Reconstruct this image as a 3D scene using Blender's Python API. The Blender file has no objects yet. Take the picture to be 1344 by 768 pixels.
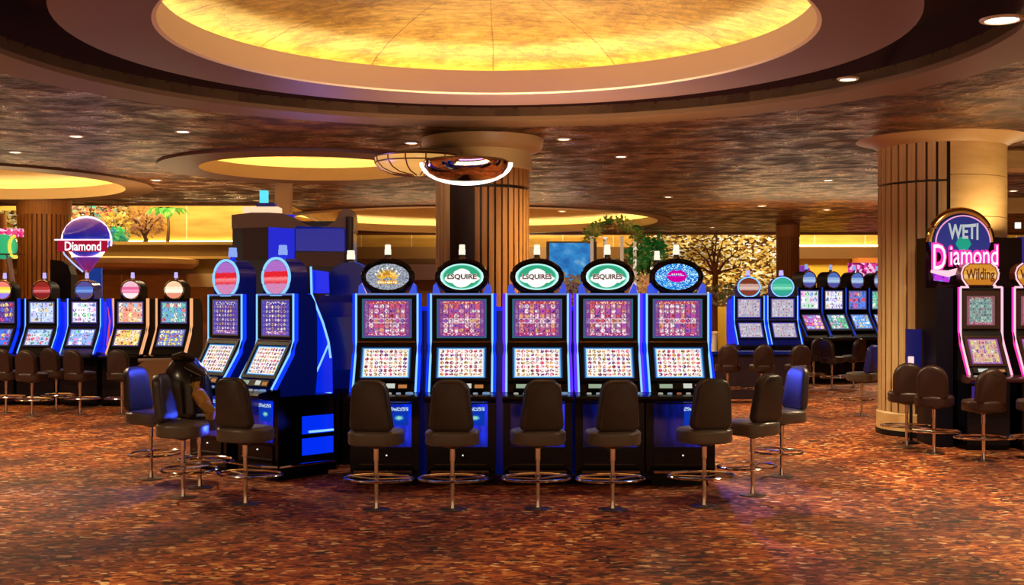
import bpy, math, random
from mathutils import Vector, Matrix
from mathutils.geometry import delaunay_2d_cdt
random.seed(7)
PI = math.pi
sc = bpy.context.scene
COL = sc.collection
CAMZ = 1.68
F = 1600.0
HZ = 400.0
ZC = 3.83                       # ceiling height


def P(px, py, d):
    """a pixel of the photo at depth d -> a place in the room"""
    return Vector(((px - 672) / F * d, d, CAMZ + (HZ - py) / F * d))


# ------------------------------------------------------------------ materials
class G:
    def __init__(s, name):
        s.m = bpy.data.materials.new(name)
        s.m.use_nodes = True
        s.t = s.m.node_tree
        s.t.nodes.clear()
        s.out = s.t.nodes.new('ShaderNodeOutputMaterial')

    def n(s, typ, *ins, **kw):
        nd = s.t.nodes.new(typ)
        inputs = kw.pop('inputs', {})
        for k, v in kw.items():
            setattr(nd, k, v)
        for i, v in enumerate(ins):
            s.put(nd.inputs[i], v)
        for k, v in inputs.items():
            s.put(nd.inputs[k], v)
        return nd

    def put(s, sock, v):
        if v is None:
            return
        if hasattr(v, 'is_output'):
            s.t.links.new(v, sock)
        elif hasattr(v, 'outputs'):
            s.t.links.new(v.outputs[0], sock)
        else:
            if isinstance(v, (tuple, list)) and len(v) == 3 and sock.type == 'RGBA':
                v = (*v, 1)
            sock.default_value = v

    def math(s, op, a, b=None, c=None, clamp=False):
        nd = s.n('ShaderNodeMath', a, b, c, operation=op)
        nd.use_clamp = clamp
        return nd.outputs[0]

    def mix(s, f, a, b, blend='MIX'):
        nd = s.t.nodes.new('ShaderNodeMix')
        nd.data_type = 'RGBA'
        nd.blend_type = blend
        s.put(nd.inputs[0], f)
        s.put(nd.inputs[6], a)
        s.put(nd.inputs[7], b)
        return nd.outputs[2]

    def ramp(s, fac, stops, interp='LINEAR'):
        nd = s.t.nodes.new('ShaderNodeValToRGB')
        nd.color_ramp.interpolation = interp
        el = nd.color_ramp.elements
        while len(el) > 1:
            el.remove(el[-1])
        for i, (p, c) in enumerate(stops):
            e = el[0] if i == 0 else el.new(p)
            e.position = p
            e.color = (*c, 1)
        s.put(nd.inputs[0], fac)
        return nd.outputs[0]

    def co(s, kind='Object'):
        return s.n('ShaderNodeTexCoord').outputs[kind]

    def mapped(s, kind='Object', scale=(1, 1, 1), rot=(0, 0, 0), loc=(0, 0, 0)):
        m = s.n('ShaderNodeMapping', s.co(kind))
        m.inputs['Scale'].default_value = scale
        m.inputs['Rotation'].default_value = rot
        m.inputs['Location'].default_value = loc
        return m.outputs[0]

    def noise(s, vec, scale, detail=3, rough=.55):
        return s.n('ShaderNodeTexNoise', inputs={'Vector': vec, 'Scale': scale, 'Detail': detail, 'Roughness': rough})

    def bsdf(s, color=(.5, .5, .5), rough=.5, metal=0., emis=None, estr=0., bump=None, bstr=.3, bdist=.02, coat=0., spec=.5):
        b = s.n('ShaderNodeBsdfPrincipled')
        s.put(b.inputs['Base Color'], color)
        s.put(b.inputs['Roughness'], rough)
        s.put(b.inputs['Metallic'], metal)
        s.put(b.inputs['Coat Weight'], coat)
        s.put(b.inputs['Coat Roughness'], .08)
        s.put(b.inputs['Specular IOR Level'], spec)
        if emis is not None:
            s.put(b.inputs['Emission Color'], emis)
            s.put(b.inputs['Emission Strength'], estr)
        if bump is not None:
            bp = s.n('ShaderNodeBump', inputs={'Strength': bstr, 'Distance': bdist, 'Height': bump})
            s.put(b.inputs['Normal'], bp.outputs[0])
        s.put(s.out.inputs[0], b.outputs[0])
        return s.m

    def emit(s, color, strength):
        e = s.n('ShaderNodeEmission', color, strength)
        s.put(s.out.inputs[0], e.outputs[0])
        return s.m


MC = {}


def plain(name, color, rough=.5, metal=0., **k):
    if name not in MC:
        MC[name] = G(name).bsdf(color, rough, metal, **k)
    return MC[name]


def glow(name, color, strength):
    if name not in MC:
        MC[name] = G(name).emit(color, strength)
    return MC[name]


def carpet_mat():
    g = G('carpet')
    vec = g.mapped('Object', (1, 1, 1))
    warp = g.noise(vec, 5, 2)
    v2 = g.mix(.04, vec, warp.outputs['Color'], 'LINEAR_LIGHT')

    def cells(sx, sy, ch, stops):
        mp = g.n('ShaderNodeMapping', v2)
        mp.inputs['Scale'].default_value = (sx, sy, 1)
        vo = g.n('ShaderNodeTexVoronoi', inputs={'Vector': mp.outputs[0], 'Scale': 1.0, 'Randomness': 1.0})
        sep = g.n('ShaderNodeSeparateColor', vo.outputs['Color'])
        return g.ramp(sep.outputs[ch], stops, 'CONSTANT'), sep.outputs[(ch + 1) % 3]
    base, b2 = cells(9, 14, 0, [(0, (.05, .010, .004)), (.16, (.18, .035, .009)), (.38, (.34, .085, .018)), (.58, (.46, .135, .028)),
                                 (.74, (.22, .045, .012)), (.86, (.55, .20, .045)), (.95, (.66, .34, .10))])
    fine, f2 = cells(19, 32, 1, [(0, (.04, .008, .004)), (.22, (.34, .085, .018)), (.5, (.16, .030, .009)), (.66, (.52, .17, .036)), (.82, (.72, .36, .10)), (.93, (1, .80, .45))])
    c = g.mix(g.math('MULTIPLY', g.math('GREATER_THAN', f2, .42), .8), base, fine)
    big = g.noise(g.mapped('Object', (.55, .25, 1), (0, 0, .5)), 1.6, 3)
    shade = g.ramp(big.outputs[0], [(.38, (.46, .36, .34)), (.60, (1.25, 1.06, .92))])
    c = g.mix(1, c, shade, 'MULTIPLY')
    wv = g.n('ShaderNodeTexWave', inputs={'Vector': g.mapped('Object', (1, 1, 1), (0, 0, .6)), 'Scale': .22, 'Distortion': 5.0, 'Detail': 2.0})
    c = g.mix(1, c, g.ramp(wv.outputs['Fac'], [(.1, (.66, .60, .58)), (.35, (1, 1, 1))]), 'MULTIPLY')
    bp = g.noise(vec, 160, 2)
    return g.bsdf(c, .72, bump=bp.outputs[0], bstr=.35, bdist=.01, spec=.35)


def foil_mat(name, dark, light, metal=.55, rough=.34, seam=1.2):
    g = G(name)
    vec = g.mapped('Object')
    wp = g.noise(vec, 1.3, 2)
    v2 = g.mix(.10, vec, wp.outputs['Color'], 'LINEAR_LIGHT')
    n1 = g.noise(v2, 2.3, 6, .58)
    n2 = g.noise(g.mapped('Object', (1, 1.6, 1)), .55, 3)
    f = g.math('ADD', g.math('MULTIPLY', n1.outputs[0], .68), g.math('MULTIPLY', n2.outputs[0], .32))
    c = g.ramp(f, [(.36, tuple(.6 * x for x in dark)), (.45, dark), (.54, light), (.64, tuple(min(1, 1.5 * x) for x in light))])
    br = g.n('ShaderNodeTexBrick', inputs={'Vector': v2, 'Color1': (1, 1, 1, 1), 'Color2': (.72, .70, .68, 1), 'Mortar': (.25, .2, .2, 1),
                                           'Scale': 1.0, 'Mortar Size': .012, 'Brick Width': seam, 'Row Height': seam * .5})
    c = g.mix(.75, c, br.outputs[0], 'MULTIPLY')
    rg = g.ramp(n1.outputs[0], [(.4, (rough + .18,) * 3), (.6, (rough - .10,) * 3)])
    return g.bsdf(c, rg, metal, bump=n1.outputs[0], bstr=.7, bdist=.22)


def dome_mat():
    g = G('gold_leaf_dome')
    vec = g.mapped('Object')
    n1 = g.noise(vec, 1.7, 5, .6)
    n2 = g.noise(g.mapped('Object', (1, 1, 1)), 9, 4, .6)
    f = g.math('ADD', g.math('MULTIPLY', n1.outputs[0], .6), g.math('MULTIPLY', n2.outputs[0], .4))
    c = g.ramp(f, [(.36, (.36, .21, .03)), (.5, (.66, .45, .075)), (.62, (.84, .64, .14))])
    sp = g.n('ShaderNodeSeparateXYZ', vec)
    ang = g.math('MULTIPLY', g.math('ARCTAN2', g.math('SUBTRACT', sp.outputs[1], 9.8), g.math('ADD', sp.outputs[0], .19)), 14 / 6.28318)
    wob = g.math('MULTIPLY', g.math('SUBTRACT', n2.outputs[0], .5), .03)
    sd = g.math('ABSOLUTE', g.math('SUBTRACT', g.math('FRACT', g.math('ADD', ang, wob)), .5))
    seam = g.ramp(sd, [(0, (.35, .26, .16)), (.010, (1, 1, 1))])
    wv = g.mix(.2, vec, n2.outputs['Color'], 'LINEAR_LIGHT')
    vo3 = g.n('ShaderNodeTexVoronoi', inputs={'Vector': wv, 'Scale': 2.4}, feature='DISTANCE_TO_EDGE')
    crack3 = g.ramp(vo3.outputs[0], [(0, (.62, .52, .36)), (.018, (1, 1, 1))])
    c = g.mix(1, g.mix(1, c, seam, 'MULTIPLY'), crack3, 'MULTIPLY')
    st = g.noise(g.mapped('Object', (1.2, 5, 1)), 3, 4, .65)
    c = g.mix(1, c, g.ramp(st.outputs[0], [(.38, (.74, .68, .55)), (.6, (1.15, 1.12, 1.0))]), 'MULTIPLY')
    return g.bsdf(c, .42, .2, bump=f, bstr=.45, bdist=.06)


def wood_mat(name, a, b, scale=(30, 30, 1.2)):
    g = G(name)
    n = g.noise(g.mapped('Object', scale), 1, 3)
    c = g.ramp(n.outputs[0], [(.3, a), (.7, b)])
    return g.bsdf(c, .42)


def screen_mat(name, nx, ny, bg, pal, border, strength=1.4, seed=1, header=(.8, .05, .08), footer=(.7, .04, .3), pad=.13, dot=.40, cols=None):
    if name in MC:
        return MC[name]
    g = G(name)
    sp = g.n('ShaderNodeSeparateXYZ', g.co('UV'))
    u, v = sp.outputs[0], sp.outputs[1]
    un = g.math('MULTIPLY', g.math('SUBTRACT', u, pad), nx / (1 - 2 * pad))
    vn = g.math('MULTIPLY', g.math('SUBTRACT', v, pad), ny / (1 - 2 * pad))
    cx, cy = g.math('FLOOR', un), g.math('FLOOR', vn)
    fx, fy = g.math('SUBTRACT', g.math('FRACT', un), .5), g.math('SUBTRACT', g.math('FRACT', vn), .5)
    cv = g.n('ShaderNodeCombineXYZ', cx, cy, float(seed))
    wn = g.n('ShaderNodeTexWhiteNoise', inputs={'Vector': cv.outputs[0]})
    k = len(pal)
    sym = g.ramp(wn.outputs[0], [(i / k, c) for i, c in enumerate(pal)], 'CONSTANT')
    # finer glyph inside each symbol
    fv = g.n('ShaderNodeCombineXYZ', g.math('FLOOR', g.math('MULTIPLY', un, 4)), g.math('FLOOR', g.math('MULTIPLY', vn, 3)), seed + .5)
    wf = g.n('ShaderNodeTexWhiteNoise', inputs={'Vector': fv.outputs[0]})
    sym = g.mix(g.math('MULTIPLY', g.math('GREATER_THAN', wf.outputs[0], .62), .8), sym, bg)
    sym = g.mix(g.math('MULTIPLY', g.math('LESS_THAN', wf.outputs[0], .22), .75), sym, (.05, .01, .05))
    if cols:
        bg = g.mix(g.math('GREATER_THAN', g.math('FRACT', g.math('MULTIPLY', cx, .5)), .25), bg, cols)
        bg = g.mix(g.math('MULTIPLY', g.math('COMPARE', cy, 2.0, .1), .8), bg, (1, .92, .95))
        bg = g.mix(g.math('MULTIPLY', g.math('GREATER_THAN', g.math('ABSOLUTE', fx), .42), .7), bg, (.12, .02, .12))
    r2 = g.math('SQRT', g.math('ADD', g.math('POWER', fx, 2.0), g.math('POWER', fy, 2.0)))
    mask = g.math('LESS_THAN', r2, dot)
    c = g.mix(mask, bg, sym)
    # header and footer bars with broken up lettering
    hv = g.n('ShaderNodeCombineXYZ', g.math('FLOOR', g.math('MULTIPLY', u, 46)), g.math('FLOOR', g.math('MULTIPLY', v, 40)), seed + 3.3)
    wh = g.n('ShaderNodeTexWhiteNoise', inputs={'Vector': hv.outputs[0]})
    lit = g.math('MULTIPLY', g.math('GREATER_THAN', wh.outputs[0], .7), .8)
    c = g.mix(g.math('GREATER_THAN', v, 1 - pad), c, g.mix(lit, header, (1, .75, .55)))
    c = g.mix(g.math('LESS_THAN', v, pad), c, g.mix(lit, footer, (1, .85, .9)))
    d = g.math('MINIMUM', g.math('MINIMUM', u, g.math('SUBTRACT', 1, u)), g.math('MINIMUM', v, g.math('SUBTRACT', 1, v)))
    bc = g.ramp(d, [(0, border[0]), (.022, border[1]), (.045, border[2])], 'CONSTANT')
    c = g.mix(g.math('LESS_THAN', d, .065), c, bc)
    sd = g.math('MINIMUM', u, g.math('SUBTRACT', 1, u))
    c = g.mix(g.math('MULTIPLY', g.math('LESS_THAN', sd, pad), .75), c, bc)
    return MC.setdefault(name, g.emit(c, strength))


def glitter_mat(name, a, b, c, scale=40, strength=1.3):
    if name in MC:
        return MC[name]
    g = G(name)
    vo = g.n('ShaderNodeTexVoronoi', inputs={'Vector': g.co('Object'), 'Scale': float(scale) * 2.4})
    s = g.n('ShaderNodeSeparateColor', vo.outputs['Color'])
    col = g.ramp(s.outputs[0], [(0, a), (.35, b), (.7, c)], 'CONSTANT')
    return MC.setdefault(name, g.emit(col, strength))


def green_face_mat():
    if 'green_face' in MC:
        return MC['green_face']
    g = G('green_face')
    sp = g.n('ShaderNodeSeparateXYZ', g.co('UV'))
    x = g.math('MULTIPLY', g.math('SUBTRACT', sp.outputs[0], .5), 2)
    y = g.math('MULTIPLY', g.math('SUBTRACT', sp.outputs[1], .5), 2)
    r = g.math('SQRT', g.math('ADD', g.math('POWER', x, 2.0), g.math('POWER', y, 2.0)))
    rim = g.ramp(r, [(0, (.03, .36, .19)), (.82, (.03, .34, .18)), (.92, (.45, .95, .85)), (1, (.75, 1, 1))])
    n = g.noise(g.co('UV'), 4, 2)
    n = g.noise(g.co('UV'), 5, 3)
    e1 = g.math('ADD', g.math('POWER', g.math('ABSOLUTE', g.math('MULTIPLY', g.math('SUBTRACT', x, .0), 1.9)), 2.0), g.math('POWER', g.math('ABSOLUTE', g.math('MULTIPLY', g.math('ADD', y, .1), 1.45)), 2.0))
    e2 = g.math('ADD', g.math('POWER', g.math('ABSOLUTE', g.math('MULTIPLY', x, 1.25)), 2.0), g.math('POWER', g.math('ABSOLUTE', g.math('MULTIPLY', g.math('ADD', y, .16), 2.7)), 2.0))
    blob = g.math('ADD', g.math('MINIMUM', e1, e2), g.math('MULTIPLY', g.math('SUBTRACT', n.outputs[0], .5), .9))
    c = g.mix(g.ramp(blob, [(.88, (1, 1, 1)), (.98, (0, 0, 0))]), rim, (.95, 1, .95))
    return MC.setdefault('green_face', g.emit(c, 1.15))


def banded_face_mat(name, top, mid, low, strength=1.2):
    if name in MC:
        return MC[name]
    g = G(name)
    sp = g.n('ShaderNodeSeparateXYZ', g.co('UV'))
    n = g.noise(g.mapped('UV', (2, 14, 1)), 3, 3)
    v = g.math('ADD', sp.outputs[1], g.math('MULTIPLY', g.math('SUBTRACT', n.outputs[0], .5), .12))
    c = g.ramp(v, [(0, low), (.3, low), (.33, mid), (.47, tuple(min(1, x + .25) for x in mid)), (.52, mid), (.66, mid), (.69, top)])
    n2 = g.noise(g.co('UV'), 30, 2)
    c = g.mix(.25, c, g.ramp(n2.outputs[0], [(.4, (.2, .1, .3)), (.6, (1, .9, 1))]), 'OVERLAY')
    return MC.setdefault(name, g.emit(c, strength))


def gold_wall_mat():
    """gold glazed wall: polished plaster, panels with seams"""
    g = G('gold_wall')
    vec = g.mapped('Object', (.5, .5, 1))
    n = g.noise(g.mapped('Object', (.6, .6, 3)), 1.6, 4)
    c = g.ramp(n.outputs[0], [(.3, (.56, .32, .06)), (.7, (.80, .52, .13))])
    sp = g.n('ShaderNodeSeparateXYZ', g.co('Object'))
    fr = g.math('FRACT', g.math('MULTIPLY', sp.outputs[0], .55))
    c = g.mix(g.math('LESS_THAN', fr, .02), c, (.95, .8, .45))
    return g.bsdf(c, .4, .1)


LEATHER = G('dark_leather')
_n = LEATHER.noise(LEATHER.mapped('Object'), 140, 2)
_c = LEATHER.noise(LEATHER.mapped('Object'), 5, 2)
LEATHER = LEATHER.bsdf(LEATHER.ramp(_c.outputs[0], [(.3, (.032, .026, .023)), (.7, (.052, .043, .038))]), .40, bump=_n.outputs[0], bstr=.12, bdist=.004)
LEATHER2 = G('taupe_leather')
_n = LEATHER2.noise(LEATHER2.mapped('Object'), 140, 2)
LEATHER2 = LEATHER2.bsdf((.11, .092, .072), .33, bump=_n.outputs[0], bstr=.12, bdist=.004)
BROWNL = G('brown_leather')
_n = BROWNL.noise(BROWNL.mapped('Object'), 140, 2)
BROWNL = BROWNL.bsdf((.030, .011, .008), .42, bump=_n.outputs[0], bstr=.12, bdist=.004)
CHROME = plain('chrome', (.75, .68, .6), .14, 1.0)
STEEL = plain('dark_steel', (.10, .08, .07), .3, .9)
GLOSS = plain('black_gloss', (.004, .004, .008), .18, 0, spec=.3)
BLACK = plain('black_matte', (.006, .005, .006), .5, spec=.2)
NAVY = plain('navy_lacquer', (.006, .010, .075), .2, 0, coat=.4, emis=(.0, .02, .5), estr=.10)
BLUESIDE = plain('blue_lit_side', (.005, .012, .12), .2, 0, coat=.3, emis=(0, .02, 1), estr=.8)  # sides glow by themselves, standing for blue neon light on them
LEDB = glow('pale_blue_neon', (.24, .56, 1.0), 1.25)
LEDD = glow('deep_blue_neon', (.004, .035, 1.0), 1.3)
LEDP = glow('pink_neon', (1.0, .52, .60), 1.3)
LEDPD = glow('magenta_neon', (1.0, .03, .35), 1.5)
LEDO = glow('amber_neon', (1.0, .45, .2), 1.0)
WARM = glow('warm_led', (1.0, .84, .38), 21)
WHITE = glow('white_lamp', (1.0, .95, .86), 3.0)
CANDLE = glow('lit_white_lens', (1.0, .86, .68), 1.15)
TRIM = plain('tan_plaster', (.50, .35, .15), .5)
LIP = plain('lit_lip_plaster', (.88, .72, .40), .5)  # pale copy of the trim plaster, its lit look put into the colour
PALEDOME = plain('pale_gold_plaster', (.88, .68, .30), .5)
TRIMD = plain('brown_plaster', (.17, .092, .040), .5)
MAUVE = plain('mauve_plaster', (.165, .088, .082), .5)
MAROON = plain('shaded_maroon_plaster', (.022, .004, .004), .5, spec=.2)  # maroon darkened so the recess's shade sits in the colour
COPPER = foil_mat('copper_foil', (.050, .014, .005), (.175, .062, .020), .4, .36)
COPPERD = foil_mat('copper_foil_dark', (.05, .014, .007), (.17, .06, .028), .4, .45)
DOME = dome_mat()
GOLDW = gold_wall_mat()
WOOD = wood_mat('ribbed_wood', (.30, .125, .030), (.46, .21, .055))
PALE = wood_mat('pale_ribbed_wood', (.56, .38, .17), (.72, .52, .26))


def smooth_tan():
    g = G('tan_panel')
    n = g.noise(g.mapped('Object', (1, 1, 5)), 2, 3)
    c = g.ramp(n.outputs[0], [(.3, (.66, .44, .17)), (.7, (.78, .55, .25))])
    return g.bsdf(c, .42)


TANP = smooth_tan()


# ------------------------------------------------------------------ mesh kit
class MB:
    def __init__(s):
        s.v, s.f, s.uv, s.sm = [], [], {}, []

    def add(s, vs, fs, smooth=False, uvs=None):
        o = len(s.v)
        s.v += [tuple(p) for p in vs]
        for i, f in enumerate(fs):
            if uvs:
                s.uv[len(s.f)] = [uvs[k] for k in f]
            s.f.append([o + k for k in f])
            s.sm.append(smooth)
        return s

    def box(s, x0, x1, y0, y1, z0, z1, M=None):
        vs = [Vector((x, y, z)) for z in (z0, z1) for y in (y0, y1) for x in (x0, x1)]
        if M:
            vs = [M @ p for p in vs]
        return s.add(vs, [(0, 2, 3, 1), (4, 5, 7, 6), (0, 1, 5, 4), (2, 6, 7, 3), (0, 4, 6, 2), (1, 3, 7, 5)])

    def quad(s, a, b, c, d):
        return s.add([a, b, c, d], [(0, 1, 2, 3)], uvs=[(0, 0), (1, 0), (1, 1), (0, 1)])

    def prism(s, pts, x0, x1, axis='x'):
        """pts: polygon in the other two axes"""
        n = len(pts)

        def mk(p, t):
            return {'x': (t, p[0], p[1]), 'y': (p[0], t, p[1]), 'z': (p[0], p[1], t)}[axis]
        vs = [mk(p, x0) for p in pts] + [mk(p, x1) for p in pts]
        fs = [tuple(range(n)), tuple(range(2 * n - 1, n - 1, -1))]
        fs += [(i, i + n, (i + 1) % n + n, (i + 1) % n) for i in range(n)]
        return s.add(vs, fs)

    def lathe(s, prof, n=24, c=(0, 0, 0), a0=0., a1=2 * PI, sy=1., cap=True, smooth=True):
        full = abs(a1 - a0 - 2 * PI) < 1e-6
        m = n if full else n + 1
        vs = []
        for r, z in prof:
            for i in range(m):
                a = a0 + (a1 - a0) * i / n
                vs.append((c[0] + r * math.cos(a), c[1] + r * sy * math.sin(a), c[2] + z))
        fs = []
        for j in range(len(prof) - 1):
            for i in range(n):
                k = (i + 1) % m
                fs.append((j * m + i, j * m + k, (j + 1) * m + k, (j + 1) * m + i))
        s.add(vs, fs, smooth)
        if cap and full:
            for j in (0, len(prof) - 1):
                if prof[j][0] > 1e-6:
                    ring = vs[j * m:(j + 1) * m]
                    s.add(ring, [tuple(range(m)) if j else tuple(range(m - 1, -1, -1))])
        return s

    def tube(s, pts, r, n=8, closed=False, flat=1.):
        pts = [Vector(p) for p in pts]
        m = len(pts)
        vs = []
        for i, p in enumerate(pts):
            a = pts[(i - 1) % m] if (closed or i > 0) else p
            b = pts[(i + 1) % m] if (closed or i < m - 1) else p
            t = (b - a).normalized()
            up = Vector((0, 0, 1)) if abs(t.z) < .9 else Vector((0, 1, 0))
            x = t.cross(up).normalized()
            y = x.cross(t).normalized()
            rr = r[i] if isinstance(r, (list, tuple)) else r
            for k in range(n):
                an = 2 * PI * k / n
                vs.append(p + x * math.cos(an) * rr + y * math.sin(an) * rr * flat)
        fs = []
        for i in range(m if closed else m - 1):
            j = (i + 1) % m
            for k in range(n):
                l = (k + 1) % n
                fs.append((i * n + k, i * n + l, j * n + l, j * n + k))
        if not closed:
            fs.append(tuple(range(n - 1, -1, -1)))
            fs.append(tuple((m - 1) * n + k for k in range(n)))
        return s.add(vs, fs, True)

    def pillow(s, outline, layers, M):
        """outline: 2-D loop; layers: (scale or inset offset, depth); M maps (x, depth, z)"""
        n = len(outline)
        cx = sum(p[0] for p in outline) / n
        cz = sum(p[1] for p in outline) / n
        vs = []
        for sc_, d in layers:
            for p in outline:
                vs.append(M @ Vector((cx + (p[0] - cx) * sc_, d, cz + (p[1] - cz) * sc_)))
        fs = [(j * n + i, j * n + (i + 1) % n, (j + 1) * n + (i + 1) % n, (j + 1) * n + i) for j in range(len(layers) - 1) for i in range(n)]
        fs.append(tuple(range(n - 1, -1, -1)))
        fs.append(tuple((len(layers) - 1) * n + i for i in range(n)))
        return s.add(vs, fs, True)

    def ellipse_disc(s, a, b, cx, y, cz, n=40, M=None):
        vs = [(cx, y, cz)] + [(cx + a * math.cos(2 * PI * i / n), y, cz + b * math.sin(2 * PI * i / n)) for i in range(n)]
        if M:
            vs = [M @ Vector(p) for p in vs]
        uv = [(.5, .5)] + [(.5 + .5 * math.cos(2 * PI * i / n), .5 + .5 * math.sin(2 * PI * i / n)) for i in range(n)]
        return s.add(vs, [(0, i + 1, (i + 1) % n + 1) for i in range(n)], uvs=uv)

    def data(s, name, m):
        me = bpy.data.meshes.new(name)
        me.from_pydata(s.v, [], s.f)
        if s.uv:
            ul = me.uv_layers.new(name='UVMap')
            for p in me.polygons:
                q = s.uv.get(p.index)
                if q:
                    for k, li in enumerate(p.loop_indices):
                        ul.data[li].uv = q[k]
        for p, q in zip(me.polygons, s.sm):
            p.use_smooth = q
        me.materials.append(m)
        me.validate()
        me.update()
        if any(s.sm):
            me.set_sharp_from_angle(angle=math.radians(38))
        return me


def link(name, me, parent=None, loc=(0, 0, 0), rot=(0, 0, 0)):
    o = bpy.data.objects.new(name, me)
    COL.objects.link(o)
    o.parent = parent
    o.location = loc
    o.rotation_euler = rot
    return o


def obj(name, mb, m, parent=None, loc=(0, 0, 0), rot=(0, 0, 0)):
    return link(name, mb.data(name, m), parent, loc, rot)


CACHE = {}


def part(name, key, fn, m, parent, loc=(0, 0, 0), rot=(0, 0, 0)):
    """a part whose mesh may be shared by every copy of the same shape and finish"""
    k = (name, key, m.name)
    if k not in CACHE:
        mb = MB()
        fn(mb)
        CACHE[k] = mb.data(name, m)
    return link(name, CACHE[k], parent, loc, rot)


def tag(o, label, cat, group=None, kind=None):
    o['label'] = label
    o['category'] = cat
    if group:
        o['group'] = group
    if kind:
        o['kind'] = kind
    return o


def thing(name, label, cat, loc=(0, 0, 0), rz=0., group=None, scale=1.):
    o = bpy.data.objects.new(name, None)
    COL.objects.link(o)
    o.empty_display_size = .1
    o.location = loc
    o.rotation_euler = (0, 0, rz)
    o.scale = (scale,) * 3
    return tag(o, label, cat, group)


def struct(name, mb, m, parent=None):
    o = obj(name, mb, m, parent)
    if parent is None:
        o['kind'] = 'structure'
    return o


def kids(o):
    return [c for c in bpy.data.objects if c.parent == o]


def copy_tree(o, loc, rz, label, group=None):
    r = o.copy()
    COL.objects.link(r)
    r.location = loc
    r.rotation_euler = (0, 0, rz)
    r['label'] = label
    if group:
        r['group'] = group
    for ch in CH[o.name]:
        c = ch.copy()
        COL.objects.link(c)
        c.parent = r
        for gch in CH.get(ch.name, []):
            d = gch.copy()
            COL.objects.link(d)
            d.parent = c
    return r


CH = {}


def remember(o):
    CH[o.name] = kids(o)
    for c in CH[o.name]:
        k = kids(c)
        if k:
            CH[c.name] = k
    return o


def text(name, body, w, h, m, parent, loc, offset=0., extrude=.004, shear=0., rot=(0, 0, 0), taper=0.):
    cu = bpy.data.curves.new(name, 'FONT')
    cu.body = body
    cu.size = 1
    cu.offset = offset
    cu.shear = shear
    cu.resolution_u = 3
    to = bpy.data.objects.new(name, cu)
    COL.objects.link(to)
    dg = bpy.context.evaluated_depsgraph_get()
    me = bpy.data.meshes.new_from_object(to.evaluated_get(dg))
    bpy.data.objects.remove(to)
    xs = [v.co.x for v in me.vertices]
    ys = [v.co.y for v in me.vertices]
    x0, x1, y0, y1 = min(xs), max(xs), min(ys), max(ys)
    for v in me.vertices:
        x = (v.co.x - (x0 + x1) / 2) / (x1 - x0) * w
        z = (v.co.y - (y0 + y1) / 2) / (y1 - y0) * h
        if taper:
            z *= 1 - taper * abs(x / (w / 2)) ** 2
        v.co = (x, 0, z)
    me.materials.clear()
    me.materials.append(m)
    me.update()
    return link(name, me, parent, loc, rot)


# ------------------------------------------------------------------ camera
cam = bpy.data.cameras.new('camera')
co = bpy.data.objects.new('camera', cam)
COL.objects.link(co)
co.location = (0, 0, CAMZ)
co.rotation_euler = (PI / 2, 0, 0)
cam.sensor_width = 36
cam.lens = F / 1344 * 36
cam.shift_y = (HZ - 384) / 1344
cam.clip_end = 200
sc.camera = co

# ------------------------------------------------------------------ the room
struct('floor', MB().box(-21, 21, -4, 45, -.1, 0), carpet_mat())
struct('wall_left', MB().box(-21.2, -21, -4, 45, 0, 6.6), TRIMD)
struct('wall_right', MB().box(21, 21.2, -4, 45, 0, 6.6), plain('brown_wall', (.22, .10, .04), .5))


def circle(c, r, n=72):
    return [Vector((c[0] + r * math.cos(2 * PI * i / n), c[1] + r * math.sin(2 * PI * i / n))) for i in range(n)]


MAIN = (-.19, 9.8)
COVES = [(MAIN, 4.1)]
C2, R2, W2 = (-3.15, 19.0), 1.68, .62
C3, R3, W3 = (-9.95, 21.3), 3.05, .5
C4, R4, W4 = (-1.0, 31.2), 4.7, .35
COVES += [(C2, R2 + W2 * .5), (C3, R3 + W3 * .5), (C4, R4 + W4 * .5)]
verts, edges = [], []


def loop(pts):
    o = len(verts)
    verts.extend(pts)
    edges.extend((o + i, o + (i + 1) % len(pts)) for i in range(len(pts)))


ATX, ATY = -5.0, 26.3
loop([Vector(p) for p in ((-21, -4), (21, -4), (21, 36.3), (ATX, 36.3), (ATX, ATY), (-21, ATY))])
for c, r in COVES:
    loop(circle(c, r))
rv, re, rf, *_ = delaunay_2d_cdt(verts, edges, [], 0, 1e-5)
fs = []
for f in rf:
    m = sum((rv[i] for i in f), Vector((0, 0))) / len(f)
    if any((m - Vector(c)).length < r * .999 for c, r in COVES):
        continue
    if m.x < ATX and m.y > ATY:
        continue
    fs.append(tuple(f))
struct('ceiling', MB().add([(p.x, p.y, ZC) for p in rv], fs), COPPER)
# main recess
mx, my = MAIN
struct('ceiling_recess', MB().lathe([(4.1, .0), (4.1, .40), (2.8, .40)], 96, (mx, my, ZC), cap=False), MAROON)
struct('trim_1', MB().lathe([(4.10, .10), (4.10, -.05), (4.62, -.05), (4.66, .0)], 96, (mx, my, ZC), cap=False), TRIMD)
struct('trim_2', MB().lathe([(3.32, .40), (3.32, .0), (3.28, -.01), (2.60, -.01), (2.57, .03), (2.57, .22), (2.62, .22), (2.62, .06), (3.0, .06)], 96, (mx, my, ZC), cap=False), MAUVE)
struct('trim_3', MB().lathe([(2.60, -.012), (2.565, .0), (2.565, .225), (2.60, .225)], 96, (mx, my, ZC), cap=False), LIP)
struct('ceiling_dome', MB().lathe([(3.02, .05), (3.0, .13), (2.95, .20), (2.86, .27), (2.7, .33), (2.4, .40), (2.0, .46), (1.5, .51), (1.0, .54), (.5, .56), (.02, .57)], 96, (mx, my, ZC), cap=False), DOME)
struct('trim_cove_light', MB().tube([(mx + 2.80 * math.cos(2 * PI * i / 96), my + 2.80 * math.sin(2 * PI * i / 96), ZC + .12) for i in range(96)], .022, 6, True), WARM)
k = 4
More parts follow.
